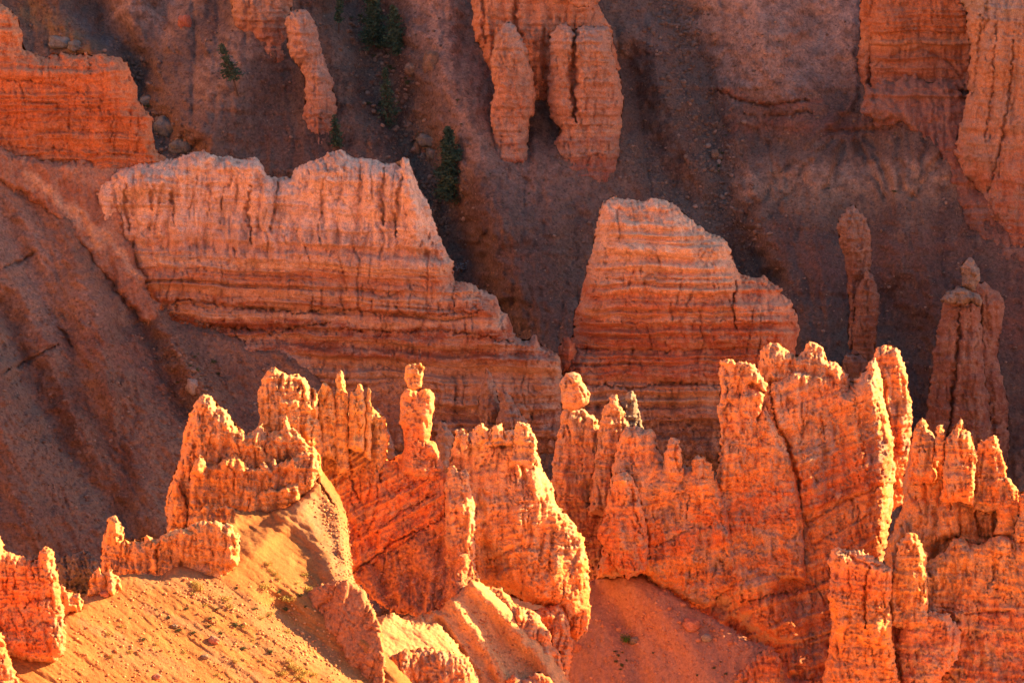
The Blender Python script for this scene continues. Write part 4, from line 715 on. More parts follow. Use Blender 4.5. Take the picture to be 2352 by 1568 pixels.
rock('shoulder', [(1370, 1330), (1392, 1180), (1404, 1090), (1412, 1040), (1424, 995), (1438, 980), (1452, 984), (1460, 974), (1476, 986), (1496, 982), (1506, 996), (1508, 1030), (1522, 1056), (1560, 1060), (1600, 1080), (1650, 1100), (1680, 1200), (1700, 1330), (1620, 1400), (1520, 1340), (1480, 1320)], (1520, 1310, yg - 6), S=72, T=6, R=2, mat=mR, parent=t, flute=(1.5, 0.608, 4), strata=(1.1, .3, -.1), knob=(.6, 0.125), big=(4, 1.0), cracks=[([(1500, 1255), (1540, 1240), (1590, 1210)], 3, .7), ([(1480, 1180), (1490, 1280)], 5, .9)])
for pl in ([(1520, 1110), (1526, 1040), (1534, 1018), (1546, 1006), (1560, 1010), (1564, 1030), (1566, 1060), (1574, 1110)], [(1586, 1130), (1588, 1070), (1596, 1046), (1608, 1042), (1620, 1052), (1634, 1064), (1640, 1100), (1650, 1150)]):
    rock('spire', pl, (sum(p[0] for p in pl) / len(pl), max(p[1] for p in pl), yg - 5), S=82, T=2.4, R=1, mat=mR, parent=t, **FR)
m = frock('nose_rock', [(1330, (.48, .18, .10)), (1220, (.56, .20, .09)), (1160, (.60, .26, .12)), (1080, (.62, .34, .2))], (1440, 1310, yg - 11), pat=.35)
tag(rock('hoodoo', [(1368, 1230), (1384, 1190), (1392, 1150), (1404, 1110), (1418, 1086), (1434, 1082), (1448, 1090), (1462, 1112), (1476, 1160), (1488, 1220), (1490, 1280), (1482, 1310), (1440, 1330), (1410, 1300), (1390, 1260)], (1440, 1310, yg - 9.5), S=76, T=3.2, R=1.5, mat=m, flute=(1.1, 0.743, 4), strata=(1.0, .35, 0), knob=(.5, 0.14), big=(4, .8), cracks=[([(1440, 1090), (1455, 1150), (1470, 1230)], 4, .8)]).o,
    'stubby rust coloured hoodoo leaning on the left flank of the great ridge', 'hoodoo')
M_t2 = soil_mat('near_talus_soil', (.46, .215, .13), (.42, .19, .12), (.50, .27, .18), .3, .5, 3.6, .6)
tal2 = rock('near_talus_slope', [(1240, 1700), (1290, 1500), (1320, 1400), (1340, 1340), (1370, 1326), (1430, 1316), (1480, 1318), (1530, 1350), (1590, 1390), (1660, 1430), (1720, 1470), (1774, 1486), (1792, 1512), (1812, 1550), (1870, 1620), (1880, 1700)], (1560, 1460, yg - 12), S=36, yaw=-16, sheet=True, edge=(14, 1.2), mat=M_t2, flute=(2, .22, 5), strata=(1, 0, 0), knob=(.6, 0.08), big=(6, .6), pnoise=8,
     feats=[([(1430, 1320), (1520, 1400), (1600, 1500), (1640, 1600)], 60, 1.2), ([(1380, 1360), (1440, 1450), (1480, 1600)], 40, -.9)],
     patches=[([(1330, 1350), (1360, 1450), (1340, 1560)], 40, (.38, .19, .13), .7), ([(1440, 1330), (1520, 1360)], 30, (.42, .26, .18), .6), ([(1560, 1440), (1640, 1470), (1740, 1500)], 30, (.56, .24, .13), .5)])
tag(tal2.o, kind='structure')
tag(rock('rock_ledge', [(1684, 1568), (1712, 1530), (1740, 1500), (1772, 1482), (1790, 1500), (1800, 1540), (1800, 1568), (1740, 1590)], (1750, 1560, tal2.at(1750, 1540).y - 1.2), S=66, yaw=12, T=2.4, mat=m, **FR).o, 'small red ledge breaking out of the talus at bottom right of centre', 'rock ledge')

# right front cluster
yh = yg - 16; rh = (2200, 1300, yh)
mH = frock('right_cluster_rock', [(1620, (.52, .19, .09)), (1480, (.50, .21, .13)), (1400, (.52, .24, .15)), (1370, (.60, .28, .12)), (1300, (.62, .32, .13)), (1240, (.62, .33, .16)), (1150, (.60, .24, .09)), (1060, (.60, .26, .12)), (960, (.62, .36, .18))], rh, 78, pat=.42, patina=(.44, .27, .18))
t = thing('rock_cluster', 2200, 1300, yh + 6, 'row of orange spires along the right edge behind the fluted curtain', 'rock spires')
rock('wall', [(2030, 1330), (2036, 1250), (2062, 1190), (2076, 1150), (2074, 1100), (2086, 1050), (2092, 1020), (2130, 1010), (2220, 1020), (2290, 1060), (2320, 1110), (2342, 1134), (2360, 1120), (2560, 1130), (2560, 1360), (2040, 1360)], (2200, 1300, yh + 8), S=76, T=7, R=2.4, mat=mH, parent=t, flute=(1.3, 1.08, 5), strata=(1, .2, 0), knob=(.5, 0.15), big=(5, 1.2), cracks=[([(2170, 1150), (2180, 1230)], 8, 1.5), ([(2240, 1160), (2250, 1230), (2290, 1240)], 8, 1.6)])
for i, pl in enumerate(([(2086, 1110), (2092, 1040), (2098, 990), (2110, 966), (2122, 958), (2130, 980), (2146, 998), (2156, 1020), (2150, 1110)], [(2144, 1060), (2150, 990), (2156, 974), (2166, 976), (2170, 1000), (2172, 1060)], [(2160, 1150), (2170, 1010), (2184, 996), (2196, 972), (2206, 958), (2212, 966), (2210, 988), (2226, 986), (2236, 1010), (2244, 1040), (2236, 1160)], [(2236, 1170), (2244, 1060), (2246, 1020), (2262, 1006), (2278, 1002), (2284, 996), (2290, 1002), (2296, 1030), (2306, 1060), (2316, 1110), (2310, 1180)], [(2284, 1230), (2296, 1130), (2310, 1096), (2324, 1100), (2340, 1130), (2344, 1170), (2330, 1240)], [(2326, 1250), (2336, 1180), (2346, 1140), (2362, 1122), (2400, 1140), (2410, 1250)], [(2150, 1240), (2156, 1170), (2166, 1140), (2184, 1136), (2200, 1160), (2204, 1230)])):
    rock('spire', pl, (sum(p[0] for p in pl) / len(pl), max(p[1] for p in pl), yh + 5 - (i % 3)), S=80, T=3, R=1.3, mat=mH, parent=t, **FR)
t = thing('rock_curtain', 2250, 1600, yh, 'fluted orange curtain over a purplish red buttress in the lower right corner', 'rock face', 'walls of the near ridge')
rock('wall', [(2010, 1640), (2030, 1420), (2044, 1330), (2060, 1290), (2130, 1290), (2170, 1262), (2190, 1236), (2214, 1234), (2232, 1246), (2262, 1246), (2280, 1230), (2304, 1226), (2330, 1240), (2380, 1234), (2560, 1240), (2560, 1700), (2010, 1700)], (2250, 1568, yh), S=74, T=7, R=2, mat=mH, parent=t, flute=(1.3, 0.945, 5), strata=(1.2, .35, .1), knob=(.6, 0.15), big=(5, 1.2),
     cracks=[([(2110, 1290), (2140, 1320)], 10, 1.4), ([(2150, 1390), (2230, 1410), (2330, 1400)], 4, .8), ([(2200, 1420), (2190, 1480), (2160, 1540)], 8, 1.2), ([(2050, 1540), (2160, 1530), (2200, 1568)], 4, .8), ([(2290, 1250), (2280, 1340)], 4, .6)])
rock('column', [(2040, 1430), (2046, 1340), (2056, 1290), (2064, 1248), (2084, 1224), (2104, 1230), (2118, 1246), (2128, 1272), (2130, 1340), (2136, 1440), (2090, 1450)], (2090, 1430, yh - 4), S=80, T=3.6, R=1.6, mat=mH, parent=t, **FR)
rock('boulder', [(2070, 1568), (2060, 1480), (2072, 1420), (2120, 1400), (2180, 1410), (2210, 1450), (2200, 1510), (2170, 1550), (2120, 1600), (2080, 1620)], (2130, 1568, yh - 5), S=74, T=4, R=2, mat=mH, parent=t, flute=(1.5, .2, 3), strata=(1.1, .3, 0), knob=(.6, 0.125), big=(4, .8))
mB = frock('buttress_near_rock', [(1620, (.60, .24, .09)), (1500, (.60, .25, .09)), (1400, (.66, .30, .09)), (1340, (.58, .21, .09)), (1260, (.62, .34, .22))], (1960, 1568, yh - 7), pat=.35, patina=(.5, .2, .1))
tag(rock('rock_buttress', [(1890, 1700), (1888, 1560), (1902, 1500), (1908, 1450), (1912, 1420), (1900, 1372), (1908, 1330), (1902, 1290), (1910, 1262), (1926, 1256), (1950, 1262), (1980, 1262), (2000, 1276), (2032, 1290), (2050, 1310), (2044, 1380), (2050, 1460), (2070, 1600), (2070, 1700)], (1970, 1568, yh - 6), S=80, yaw=-10, T=5, R=1.8, mat=mB, flute=(1.2, 0.608, 4), strata=(1.1, .25, 0), knob=(.5, 0.175), big=(4, 1.0), cracks=[([(1995, 1300), (1988, 1360), (1990, 1440)], 6, 1.4), ([(1940, 1268), (1970, 1290), (2030, 1300)], 5, .8)]).o,
    'tall glowing red orange buttress with a dark vertical cleft at lower right', 'rock buttress')
#==DETAILS==
# ------------------------------------------------------------------ stones, boulders, shrubs, trees
PHI = (1 + 5 ** .5) / 2
ICO = np.array([(-1, PHI, 0), (1, PHI, 0), (-1, -PHI, 0), (1, -PHI, 0), (0, -1, PHI), (0, 1, PHI), (0, -1, -PHI), (0, 1, -PHI), (PHI, 0, -1), (PHI, 0, 1), (-PHI, 0, -1), (-PHI, 0, 1)]) / 1.9
ICF = np.array([(0, 11, 5), (0, 5, 1), (0, 1, 7), (0, 7, 10), (0, 10, 11), (1, 5, 9), (5, 11, 4), (11, 10, 2), (10, 7, 6), (7, 1, 8), (3, 9, 4), (3, 4, 2), (3, 2, 6), (3, 6, 8), (3, 8, 9), (4, 9, 5), (2, 4, 11), (6, 2, 10), (8, 6, 7), (9, 8, 1)])

def stone_mat(name, cols):
    m, nt, b = mat_base(name, .95); s = NT(nt)
    pos = s.n('ShaderNodeNewGeometry'); r = pos.outputs['Random Per Island']
    col = s.ramp(r, [(i / (len(cols) - 1), c) for i, c in enumerate(cols)])
    n = s.noise(pos.outputs['Position'], 4, 4)
    col = s.mix(.5, col, s.mix(1.0, col, s.ramp(n, [(.3, (.55, .52, .5)), (.7, (1.3, 1.3, 1.3))]), 'MULTIPLY'))
    s.l(col, b.inputs['Base Color'])
    bu = s.n('ShaderNodeBump'); bu.inputs['Strength'].default_value = .5; bu.inputs['Distance'].default_value = .1
    s.l(n, bu.inputs['Height']); s.l(bu.outputs[0], b.inputs['Normal'])
    return m

def scatter(name, sheet, spots, mat, sink=.25):
    """spots: list of (px, py, radius m); one joined mesh of angular stones lying on the sheet"""
    N = len(spots)
    C = np.array([sheet.at(x, y) for x, y, r in spots]); R = np.array([r for *_, r in spots])
    q = rng.normal(size=(N, 4)); q /= np.linalg.norm(q, axis=1)[:, None]
    w, x, y, z = q.T
    M = np.stack([np.stack([1 - 2 * (y * y + z * z), 2 * (x * y - z * w), 2 * (x * z + y * w)], -1), np.stack([2 * (x * y + z * w), 1 - 2 * (x * x + z * z), 2 * (y * z - x * w)], -1), np.stack([2 * (x * z - y * w), 2 * (y * z + x * w), 1 - 2 * (x * x + y * y)], -1)], 1)
    sc = rng.uniform(.55, 1.25, (N, 1, 3)); jit = rng.uniform(.75, 1.2, (N, 12, 1))
    V = np.einsum('nij,nkj->nki', M, ICO[None] * sc * jit) * R[:, None, None]; V[..., 2] *= .75
    V += C[:, None] + np.array([0, 0, 1])[None, None] * (R * (.5 - sink))[:, None, None]
    F = ICF[None] + (np.arange(N) * 12)[:, None, None]
    o = new_mesh(name, V.reshape(-1, 3), F.reshape(-1, 3), mat, False)
    return o

def along(pts, n, wid):
    out = []
    for _ in range(n):
        t = RND.random() * (len(pts) - 1); i = int(t); f = t - i
        out.append((pts[i][0] + (pts[i + 1][0] - pts[i][0]) * f + RND.gauss(0, wid), pts[i][1] + (pts[i + 1][1] - pts[i][1]) * f + RND.gauss(0, wid)))
    return out
def sized(ps, a, b): return [(x, y, a + (b - a) * RND.random() ** 3.5) for x, y in ps]

MS_far = stone_mat('far_scree', [(.17, .125, .10), (.24, .17, .125), (.20, .125, .09), (.34, .25, .19), (.13, .105, .09)])
MS_mid = stone_mat('talus_scree', [(.15, .095, .07), (.20, .125, .095), (.165, .09, .065), (.30, .21, .165)])
MS_near = stone_mat('near_gravel', [(.52, .24, .1), (.42, .16, .08), (.60, .34, .16), (.36, .13, .07), (.66, .42, .2)])
MS_red = stone_mat('red_gravel', [(.52, .22, .12), (.42, .17, .1), (.58, .3, .2)])
sp = sized(along([(1520, 0), (1570, 90), (1620, 260), (1660, 460), (1720, 620)], 1500, 34), .10, .55) + sized(along([(290, 150), (330, 250), (430, 350)], 500, 24), .10, .6)
sp += sized(along([(840, 0), (880, 120), (900, 250), (970, 380), (1010, 470)], 900, 36), .10, .6) + sized(along([(1450, 330), (1540, 440), (1640, 560)], 350, 26), .1, .4) + sized([(RND.uniform(0, 2352), RND.uniform(0, 900)) for _ in range(5200)], .08, .36)
sp += sized(along([(1700, 110), (1760, 125)], 60, 30), .1, .35) + sized(along([(1780, 450), (1850, 470)], 70, 25), .1, .35) + sized(along([(990, 420), (1000, 480), (1010, 520)], 260, 16), .12, .45)
tag(scatter('scree', far, sp, MS_far), 'loose stones strewn down the gullies of the far slope', 'scree', kind='stuff')
sp = sized(along([(385, 790), (440, 860), (450, 900)], 420, 20), .1, .5) + sized(along([(210, 560), (300, 700), (440, 950), (560, 1150)], 500, 22), .08, .3) + sized([(RND.uniform(0, 620), RND.uniform(560, 1330)) for _ in range(3000)], .07, .34) + sized(along([(0, 860), (120, 1060), (260, 1200)], 400, 30), .08, .32)
tag(scatter('scree', tal, [p for p in sp if p[0] > 330 or p[1] > 700], MS_mid), 'loose stones on the shadowed talus below the pale wall', 'scree', kind='stuff')
sp = [(x, y, r) for x, y, r in sized([(RND.uniform(120, 860), RND.uniform(1320, 1568)) for _ in range(3200)], .03, .17) if y > 1500 - (x - 120) * .9 or x > 300] + sized(along([(740, 1150), (780, 1230), (800, 1320)], 700, 16), .04, .2) + sized(along([(420, 1340), (540, 1400), (680, 1480), (760, 1520)], 500, 20), .04, .24)
tag(scatter('gravel', sand, [p for p in sp if p[1] > 1326 or p[0] > 700], MS_near), 'small stones speckling the sunlit sand slope', 'gravel', kind='stuff')
sp = sized(along([(1560, 1420), (1640, 1450), (1700, 1490)], 160, 16), .06, .35) + sized([(RND.uniform(1340, 1800), RND.uniform(1350, 1568)) for _ in range(1100)], .04, .2) + sized(along([(1420, 1400), (1500, 1440), (1560, 1500)], 150, 20), .05, .25)
tag(scatter('gravel', tal2, [p for p in sp if p[1] > 1330 + max(0, p[0] - 1480) * .55], MS_red), 'small stones on the red talus below the great ridge', 'gravel', kind='stuff')
sp = sized([(RND.uniform(820, 1070), RND.uniform(1250, 1400)) for _ in range(900)], .04, .22)
tag(scatter('gravel', rub, [p for p in sp if p[1] > 1330 - (p[0] - 800) * .55 + 14], MS_red), 'rubble on the red slope under the statue-like hoodoo', 'gravel', kind='stuff')
sp = sized([(RND.uniform(920, 1250), RND.uniform(1380, 1568)) for _ in range(1300)], .04, .2)
tag(scatter('gravel', rib1, [p for p in sp if p[1] > 1360 + (p[0] - 1100) * .9], MS_near), 'rubble between the crumbly ribs at bottom centre', 'gravel', kind='stuff')

def boulder(sheet, px, py, w, h, mat, label, name='boulder', group=None, flat=.8):
    c = sheet.at(px, py); mp = sheet.mpp; n = 18
    th, ph = np.meshgrid(np.linspace(0, math.pi, n), np.linspace(0, 2 * math.pi, 2 * n, endpoint=False), indexing='ij')
    x, y, z = np.sin(th) * np.cos(ph), np.sin(th) * np.sin(ph), np.cos(th)
    sd = int(px * 7 + py)
    k = 6.0                                   # squarish faces
    r = 1 / (np.abs(x) ** 3 + np.abs(y) ** 3 + np.abs(z) ** 3) ** (1 / 3)
    r = r * (1 + .35 * fbm(x * 1.3 + z, y * 1.3 + .7 * z, sd, 3) + .1 * fbm(x * 5 + z * 2, y * 5 - z, sd + 3, 2))
    a = RND.uniform(0, 3)
    X, Y, Z = x * r * w * mp / 2, y * r * w * mp / 2 * flat, z * r * h * mp / 2
    X, Y = X, Y
    V = np.stack([X, Y, Z], -1).reshape(-1, 3) + np.array([0, 0, h * mp * .22])
    I = np.arange(V.shape[0]).reshape(n, 2 * n); J = np.roll(I, -1, 1)
    F = np.stack([I[:-1].ravel(), I[1:].ravel(), J[1:].ravel(), J[:-1].ravel()], -1)
    o = new_mesh(name, V, F, mat, True); o.location = c; o.rotation_euler = (0, RND.uniform(-.3, .3), 0)
    tag(o, label, 'boulder', group); return o
MB_tan = rock_mat('tan_boulder', [(0, (0.253, 0.187, 0.132)), (250, (0.253, 0.176, 0.121))], pat=.3, patina=(0.165, 0.132, 0.099))
MB_grey = rock_mat('grey_boulder', [(0, (0.187, 0.198, 0.182)), (250, (0.198, 0.198, 0.182))], pat=.4, patina=(0.143, 0.154, 0.143), band=.1)
MB_pale = rock_mat('pale_boulder', [(0, (0.308, 0.253, 0.220)), (250, (0.308, 0.253, 0.220))], pat=.25, patina=(0.231, 0.182, 0.154), band=.1)
MB_red = rock_mat('red_boulder', [(0, (.44, .17, .11)), (250, (.44, .17, .11))], pat=.3)
for a in ((far, 988, 152, 34, 50, MB_tan, 'tall tan boulder at the right edge of the dark top centre gully'), (far, 942, 164, 24, 24, MB_tan, 'smaller tan boulder left of the tall tan boulder in the gully'),
          (far, 985, 330, 50, 28, MB_grey, 'long grey green boulder beside the dark spruce tree'), (far, 958, 346, 20, 30, MB_tan, 'upright brown boulder left of the long grey boulder'), (far, 992, 360, 24, 28, MB_grey, 'grey block under the long grey boulder by the spruce'), (far, 972, 362, 14, 16, MB_grey, 'small grey block between the brown and grey boulders by the spruce'),
          (far, 424, 56, 30, 30, MB_red, 'reddish boulder perched on the upper left slope'), (far, 1644, 357, 18, 20, MB_tan, 'pale block among green shrubs on the right side of the scree gully'), (far, 1652, 376, 10, 12, MB_pale, 'small white stone below the pale block in the scree gully'),
          (tal, 442, 893, 30, 34, MB_pale, 'pale boulder at the foot of the shadowed talus above the near ridge'),
          (far, 140, 100, 52, 26, MB_grey, 'grey green outcrop block above the red wall at upper left'), (far, 172, 112, 30, 24, MB_grey, 'smaller grey block right of the grey green outcrop at upper left'),
          (far, 378, 305, 56, 46, MB_grey, 'grey ledge block in the gully right of the red wall'), (far, 415, 345, 54, 34, MB_grey, 'lower grey ledge block just above the pale wall'), (far, 336, 235, 30, 22, MB_grey, 'grey block beside a dark hollow at the red wall edge'),
          (tal2, 1326, 1492, 15, 22, MB_red, 'dark red boulder at the foot of the notched mound'), (tal2, 1456, 1474, 20, 15, MB_pale, 'pinkish boulder on the red talus right of the green shrub'), (tal2, 1624, 1468, 22, 18, MB_pale, 'pinkish boulder below the red outcrop on the near talus'), (tal2, 1420, 1448, 14, 12, MB_red, 'small red boulder upslope of the green shrub'), (tal2, 1590, 1440, 40, 26, MB_red, 'broad red boulder half buried in the near talus'),
          (sand, 492, 1474, 26, 16, MB_red, 'split red rock in the middle of the sunlit sand'), (sand, 360, 1556, 22, 10, MB_red, 'flat red slab near the bottom edge of the sunlit sand'), (sand, 470, 1508, 18, 9, MB_tan, 'flat tan slab below the split red rock'), (sand, 240, 1366, 20, 12, MB_red, 'small pink outcrop stone on the sand crest at left'), (sand, 400, 1440, 14, 8, MB_tan, 'pale stone left of the split red rock')):
    boulder(*a)

def foliage_mat(name, c0, c1, tr=.0):
    m, nt, b = mat_base(name, .9); s = NT(nt)
    g = s.n('ShaderNodeNewGeometry')
    s.l(s.ramp(g.outputs['Random Per Island'], [(0, c0), (1, c1)]), b.inputs['Base Color'])
    return m
MF_dark = foliage_mat('spruce_needles', (.035, .075, .05), (.085, .15, .095)); MF_shrub = foliage_mat('shrub_leaves', (.05, .07, .03), (.09, .11, .05))
MF_green = foliage_mat('green_leaves', (.05, .12, .02), (.10, .2, .04)); MF_dry = foliage_mat('dry_leaves', (.34, .27, .07), (.5, .36, .1)); MF_blue = foliage_mat('dead_twigs', (.12, .16, .2), (.2, .25, .28))
def bark(name, c):
    m, nt, b = mat_base(name, .95); s = NT(nt); pos = s.n('ShaderNodeNewGeometry').outputs['Position']
    s.l(s.mix(s.noise(s.scale(pos, (1, 1, .2)), 8, 3), tuple(v * .6 for v in c), tuple(v * 1.3 for v in c)), b.inputs['Base Color']); return m
MB_bark = bark('bark', (.12, .085, .065)); MB_dead = bark('dead_wood', (.22, .2, .18))

def tube(pts, radii, n=6):
    V = []; F = []
    for i, (p, r) in enumerate(zip(pts, radii)):
        d = (Vector(pts[min(i + 1, len(pts) - 1)]) - Vector(pts[max(i - 1, 0)])).normalized()
        a = d.orthogonal().normalized(); b = d.cross(a)
        V += [tuple(Vector(p) + a * math.cos(2 * math.pi * k / n) * r + b * math.sin(2 * math.pi * k / n) * r) for k in range(n)]
        if i: F += [((i - 1) * n + k, (i - 1) * n + (k + 1) % n, i * n + (k + 1) % n, i * n + k) for k in range(n)]
    return V, F
def merge(parts):
    V = []; F = []
    for v, f in parts:
        F += [tuple(i + len(V) for i in q) for q in f]; V += v
    return V, F
def leafquads(centres, size, flat=.5):
    V = []; F = []
    for c in centres:
        d = Vector((RND.gauss(0, 1), RND.gauss(0, 1), RND.gauss(0, flat))).normalized(); e = d.orthogonal().normalized(); e.rotate(Matrix.Rotation(RND.uniform(0, 6.3), 3, d))
        l = size * RND.uniform(.6, 1.3); c = Vector(c); i = len(V)
        V += [tuple(c - d * l), tuple(c + e * l * .45), tuple(c + d * l), tuple(c - e * l * .45)]; F.append((i, i + 1, i + 2, i + 3))
    return V, F

def spruce(px, py, tx, ty, wid, label, sheet=far, dens=1.0, bare=.12, mat=MF_dark, group='spruces on the far slope', bmat=MB_bark):
    b = sheet.at(px, py); top = at(tx, ty, b.y); top = Vector((top[0], top[1], top[2] + CZ)); ax = top - b; H = ax.length
    t = empty('spruce_tree', b); tag(t, label, 'tree', group)
    def on(f): 
        p = ax * f; return p + Vector((.04 * H * math.sin(f * 3), 0, 0)) * f * (1 - f)
    V, F = tube([tuple(on(f) - Vector((0, 0, .4 if f == 0 else 0))) for f in (0, .2, .4, .6, .8, 1)], [H * .016 * (1 - f) + .02 for f in (0, .2, .4, .6, .8, 1)])
    new_mesh('trunk', np.array(V) + np.array(b), F, bmat, True, t)
    W = wid * sheet.mpp / 2; br = []; lc = []
    n = int(34 * dens) + 8
    for i in range(n):
        f = bare + (1 - bare) * (i / n); rr = W * (1 - f) ** .8 * RND.uniform(.55, 1.15) * (1.0 if f > bare + .12 else .8) + .12
        for k in range(6):
            if RND.random() > .55 + .45 * dens: continue
            a = RND.uniform(0, 6.28); p0 = on(f); tip = p0 + Vector((math.cos(a) * rr, math.sin(a) * rr, -rr * RND.uniform(.05, .4)))
            br.append(tube([tuple(p0), tuple((p0 + tip) / 2 + Vector((0, 0, .06 * rr))), tuple(tip)], [.03, .022, .01], 3))
            for _ in range(int((8 + rr * 14) * dens)):
                u = RND.uniform(.25, 1.05); q = p0.lerp(tip, u); s_ = .1 + .16 * rr * (1 - abs(u - .6))
                lc.append(tuple(q + Vector((RND.gauss(0, s_), RND.gauss(0, s_), RND.gauss(-.03, s_ * .6)))))
    V, F = merge(br); tag(new_mesh('branches', np.array(V) + np.array(b), F, bmat, True, t), kind='stuff')
    if lc:
        V, F = leafquads(lc, .24, .35); tag(new_mesh('crown', np.array(V) + np.array(b), F, mat, False, t), kind='stuff')
spruce(1047, 470, 1029, 288, 112, 'dense dark spruce beside grey boulders right of the pale wall')
spruce(548, 214, 507, 98, 70, 'leaning half-dead spruce alone on the smooth upper left fan', dens=.5, bare=.3)
spruce(772, 348, 768, 262, 40, 'thin spruce at the foot of the leaning pillar', dens=.45, bare=.2)
spruce(892, 288, 884, 150, 60, 'bare-topped spruce low in the top centre gully', dens=.5, bare=.05)
spruce(776, 78, 780, -40, 26, 'thin dark spruce cut off by the top edge left of the gully', dens=.5, bare=.25)
spruce(862, 118, 850, -50, 84, 'bushy dark spruce at the top edge in the centre gully', dens=.8)
spruce(912, 128, 902, 10, 70, 'second dark spruce at the top edge in the centre gully', dens=.7)

def shrub_mesh(name, n, mat, r=1.0, hgt=.8, leaf=.16):
    lc = []; st = []
    for i in range(9):
        a = RND.uniform(0, 6.28); q = Vector((math.cos(a) * r * .6, math.sin(a) * r * .6, hgt * RND.uniform(.5, .9)))
        st.append(tube([(0, 0, -.1), tuple(q * .5), tuple(q)], [.04, .03, .012], 3))
        for _ in range(n // 9):
            lc.append(tuple(q * RND.uniform(.55, 1.1) + Vector((RND.gauss(0, .24), RND.gauss(0, .24), RND.gauss(0, .18)))))
    V, F = merge(st); a = new_mesh(name, V, F, MB_bark, True)
    V, F = leafquads(lc, leaf); b = new_mesh('foliage', V, F, mat, False)
    b.parent = a; return a, b
PROTO = {k: [shrub_mesh('shrub', n, m_, 1, h_, lf) for _ in range(3)] for k, n, m_, h_, lf in (('dark', 170, MF_shrub, .8, .17), ('dry', 220, MF_dry, .6, .13), ('green', 260, MF_green, .8, .14), ('blue', 90, MF_blue, 1.0, .16))}
USED = set()
GROUPS = {}
def shrub(kind, sheet, px, py, w, label, group):
    i = RND.randrange(3); a, b = PROTO[kind][i]
    if (kind, i) in USED:
        a2 = a.copy(); COL.objects.link(a2); b2 = b.copy(); COL.objects.link(b2); b2.parent = a2; a = a2
    USED.add((kind, i))
    a.location = sheet.at(px, py); sc = w * sheet.mpp / (1.35 if sheet is sand else 1.7); a.scale = (sc, sc, sc * RND.uniform(.75, 1.1)); a.rotation_euler = (0, 0, RND.uniform(0, 6.28))
    tag(a, label, 'shrub', group)
    if group: GROUPS.setdefault(group, []).append((px, a))
for x, y in along([(850, 5), (880, 90), (890, 170), (900, 290)], 34, 24):
    shrub('dark', far, x, max(y, -10), RND.uniform(10, 22), 'dark green shrub in the top centre gully among the spruces', 'shrubs in the centre gully')
for x, y, w in ((1655, 344, 8), (1660, 352, 10), (1648, 362, 9), (1654, 370, 8), (1650, 384, 11), (1647, 395, 12), (1662, 290, 7), (1668, 310, 6)):
    shrub('dark', far, x, y, w, 'small dark shrub by the pale block in the scree gully', 'shrubs along the scree gully')
for x, y, w in ((2053, 308, 8), (2163, 332, 10), (2170, 342, 8), (2160, 352, 7), (2165, 366, 8), (1904, 424, 8), (1901, 434, 6), (2056, 444, 12), (1845, 384, 7), (1790, 98, 6), (1738, 245, 5), (2198, 398, 6), (2200, 420, 7)):
    shrub('dark', far, x, y, w, 'small dark shrub on the rilled upper right slope', 'shrubs on the rilled slope')
for x, y, w in ((1051, 231, 11), (1046, 246, 6), (1032, 258, 7), (1059, 288, 7), (1108, 288, 5), (1157, 466, 6), (1216, 448, 7), (1128, 400, 5)):
    shrub('dark', far, x, y, w, 'small dark shrub below the pale pillars at top centre', 'shrubs below the pillars')
for x, y, w in ((448, 820, 9), (490, 833, 15), (452, 852, 14), (500, 857, 10), (458, 868, 9), (410, 880, 10), (437, 840, 8), (455, 812, 6)):
    shrub('dark', tal, x, y, w, 'small dark shrub around the pale boulder on the shadowed talus', 'shrubs on the talus')
shrub('dark', far, 336, 250, 26, 'dark shrub hollowed in against the right edge of the red wall', None)
shrub('blue', far, 1060, 622, 34, 'bluish dead shrub behind the right shoulder of the pale wall', None)
shrub('green', tal2, 1436, 1474, 26, 'bright green shrub on the red talus at bottom centre right', None)
for x, y, w in ((1412, 1496, 9), (1420, 1506, 10), (1428, 1500, 8), (1416, 1520, 11), (1432, 1528, 12), (1440, 1516, 9), (1425, 1538, 8), (1640, 1536, 10), (1668, 1548, 9), (1600, 1552, 8), (1655, 1520, 7), (1500, 1500, 7)):
    shrub('dark', tal2, x, y, w, 'tiny dark shrub on the red near talus', 'shrubs on the near talus')
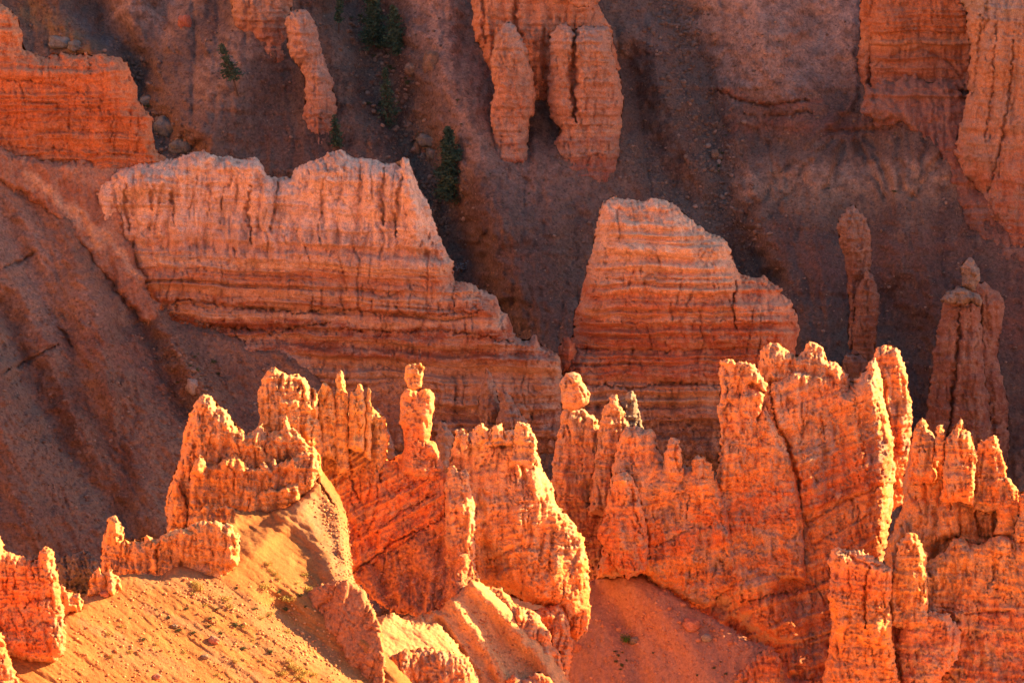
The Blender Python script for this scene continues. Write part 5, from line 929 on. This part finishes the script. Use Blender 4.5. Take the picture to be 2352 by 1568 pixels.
for x, y, w in ((615, 1296, 17), (700, 1322, 15), (608, 1350, 22), (664, 1380, 26), (632, 1320, 14), (640, 1330, 12), (706, 1356, 18), (622, 1312, 12), (450, 1342, 18), (456, 1354, 22), (440, 1364, 12), (520, 1378, 20), (528, 1396, 16), (618, 1414, 20), (600, 1422, 14), (680, 1340, 10), (470, 1392, 12), (560, 1440, 12), (660, 1452, 14), (580, 1470, 10)):
    shrub('dry', sand, x, y, w, 'dry yellow tuft on the upper part of the sunlit sand slope', 'tufts on the sand')
for x, y, w in ((670, 1532, 18), (684, 1540, 20), (700, 1546, 18), (650, 1548, 16), (690, 1556, 18), (720, 1552, 16), (664, 1520, 14), (250, 1456, 14), (280, 1440, 10), (300, 1500, 12), (540, 1520, 12), (600, 1516, 10), (420, 1500, 12), (360, 1480, 10), (255, 1510, 12), (500, 1550, 12)):
    shrub('dry', sand, x, y, w, 'low yellow green tuft near the bottom edge of the sand slope', 'tufts at the bottom edge')
for x, y, w in ((385, 1420, 10), (410, 1450, 11), (445, 1455, 10), (480, 1420, 12), (540, 1440, 14), (585, 1400, 10), (640, 1360, 12), (655, 1400, 13), (690, 1370, 12), (700, 1395, 10), (330, 1470, 10), (430, 1398, 10), (360, 1400, 8), (560, 1490, 12), (620, 1500, 12), (510, 1455, 10), (300, 1420, 7), (480, 1440, 10), (545, 1350, 8), (500, 1400, 9)):
    shrub('dark', sand, x, y, w, 'tiny dark shrub scattered over the sunlit sand slope', 'dark shrubs on the sand')

ORD = ['leftmost', 'second from the left', 'third from the left', 'fourth from the left', 'fifth from the left', 'sixth from the left', 'seventh from the left', 'eighth from the left', 'ninth from the left', 'tenth from the left']
for g, items in GROUPS.items():
    items.sort(key=lambda q: q[0]); n = len(items)
    if n > 20: continue
    for i, (x, o) in enumerate(items):
        w = ORD[i] if i < (n + 1) // 2 else ORD[n - 1 - i].replace('left', 'right')
        o['label'] = o['label'] + ', ' + w
for k, L in PROTO.items():
    for i, (a, b) in enumerate(L):
        if (k, i) not in USED: bpy.data.objects.remove(b); bpy.data.objects.remove(a)
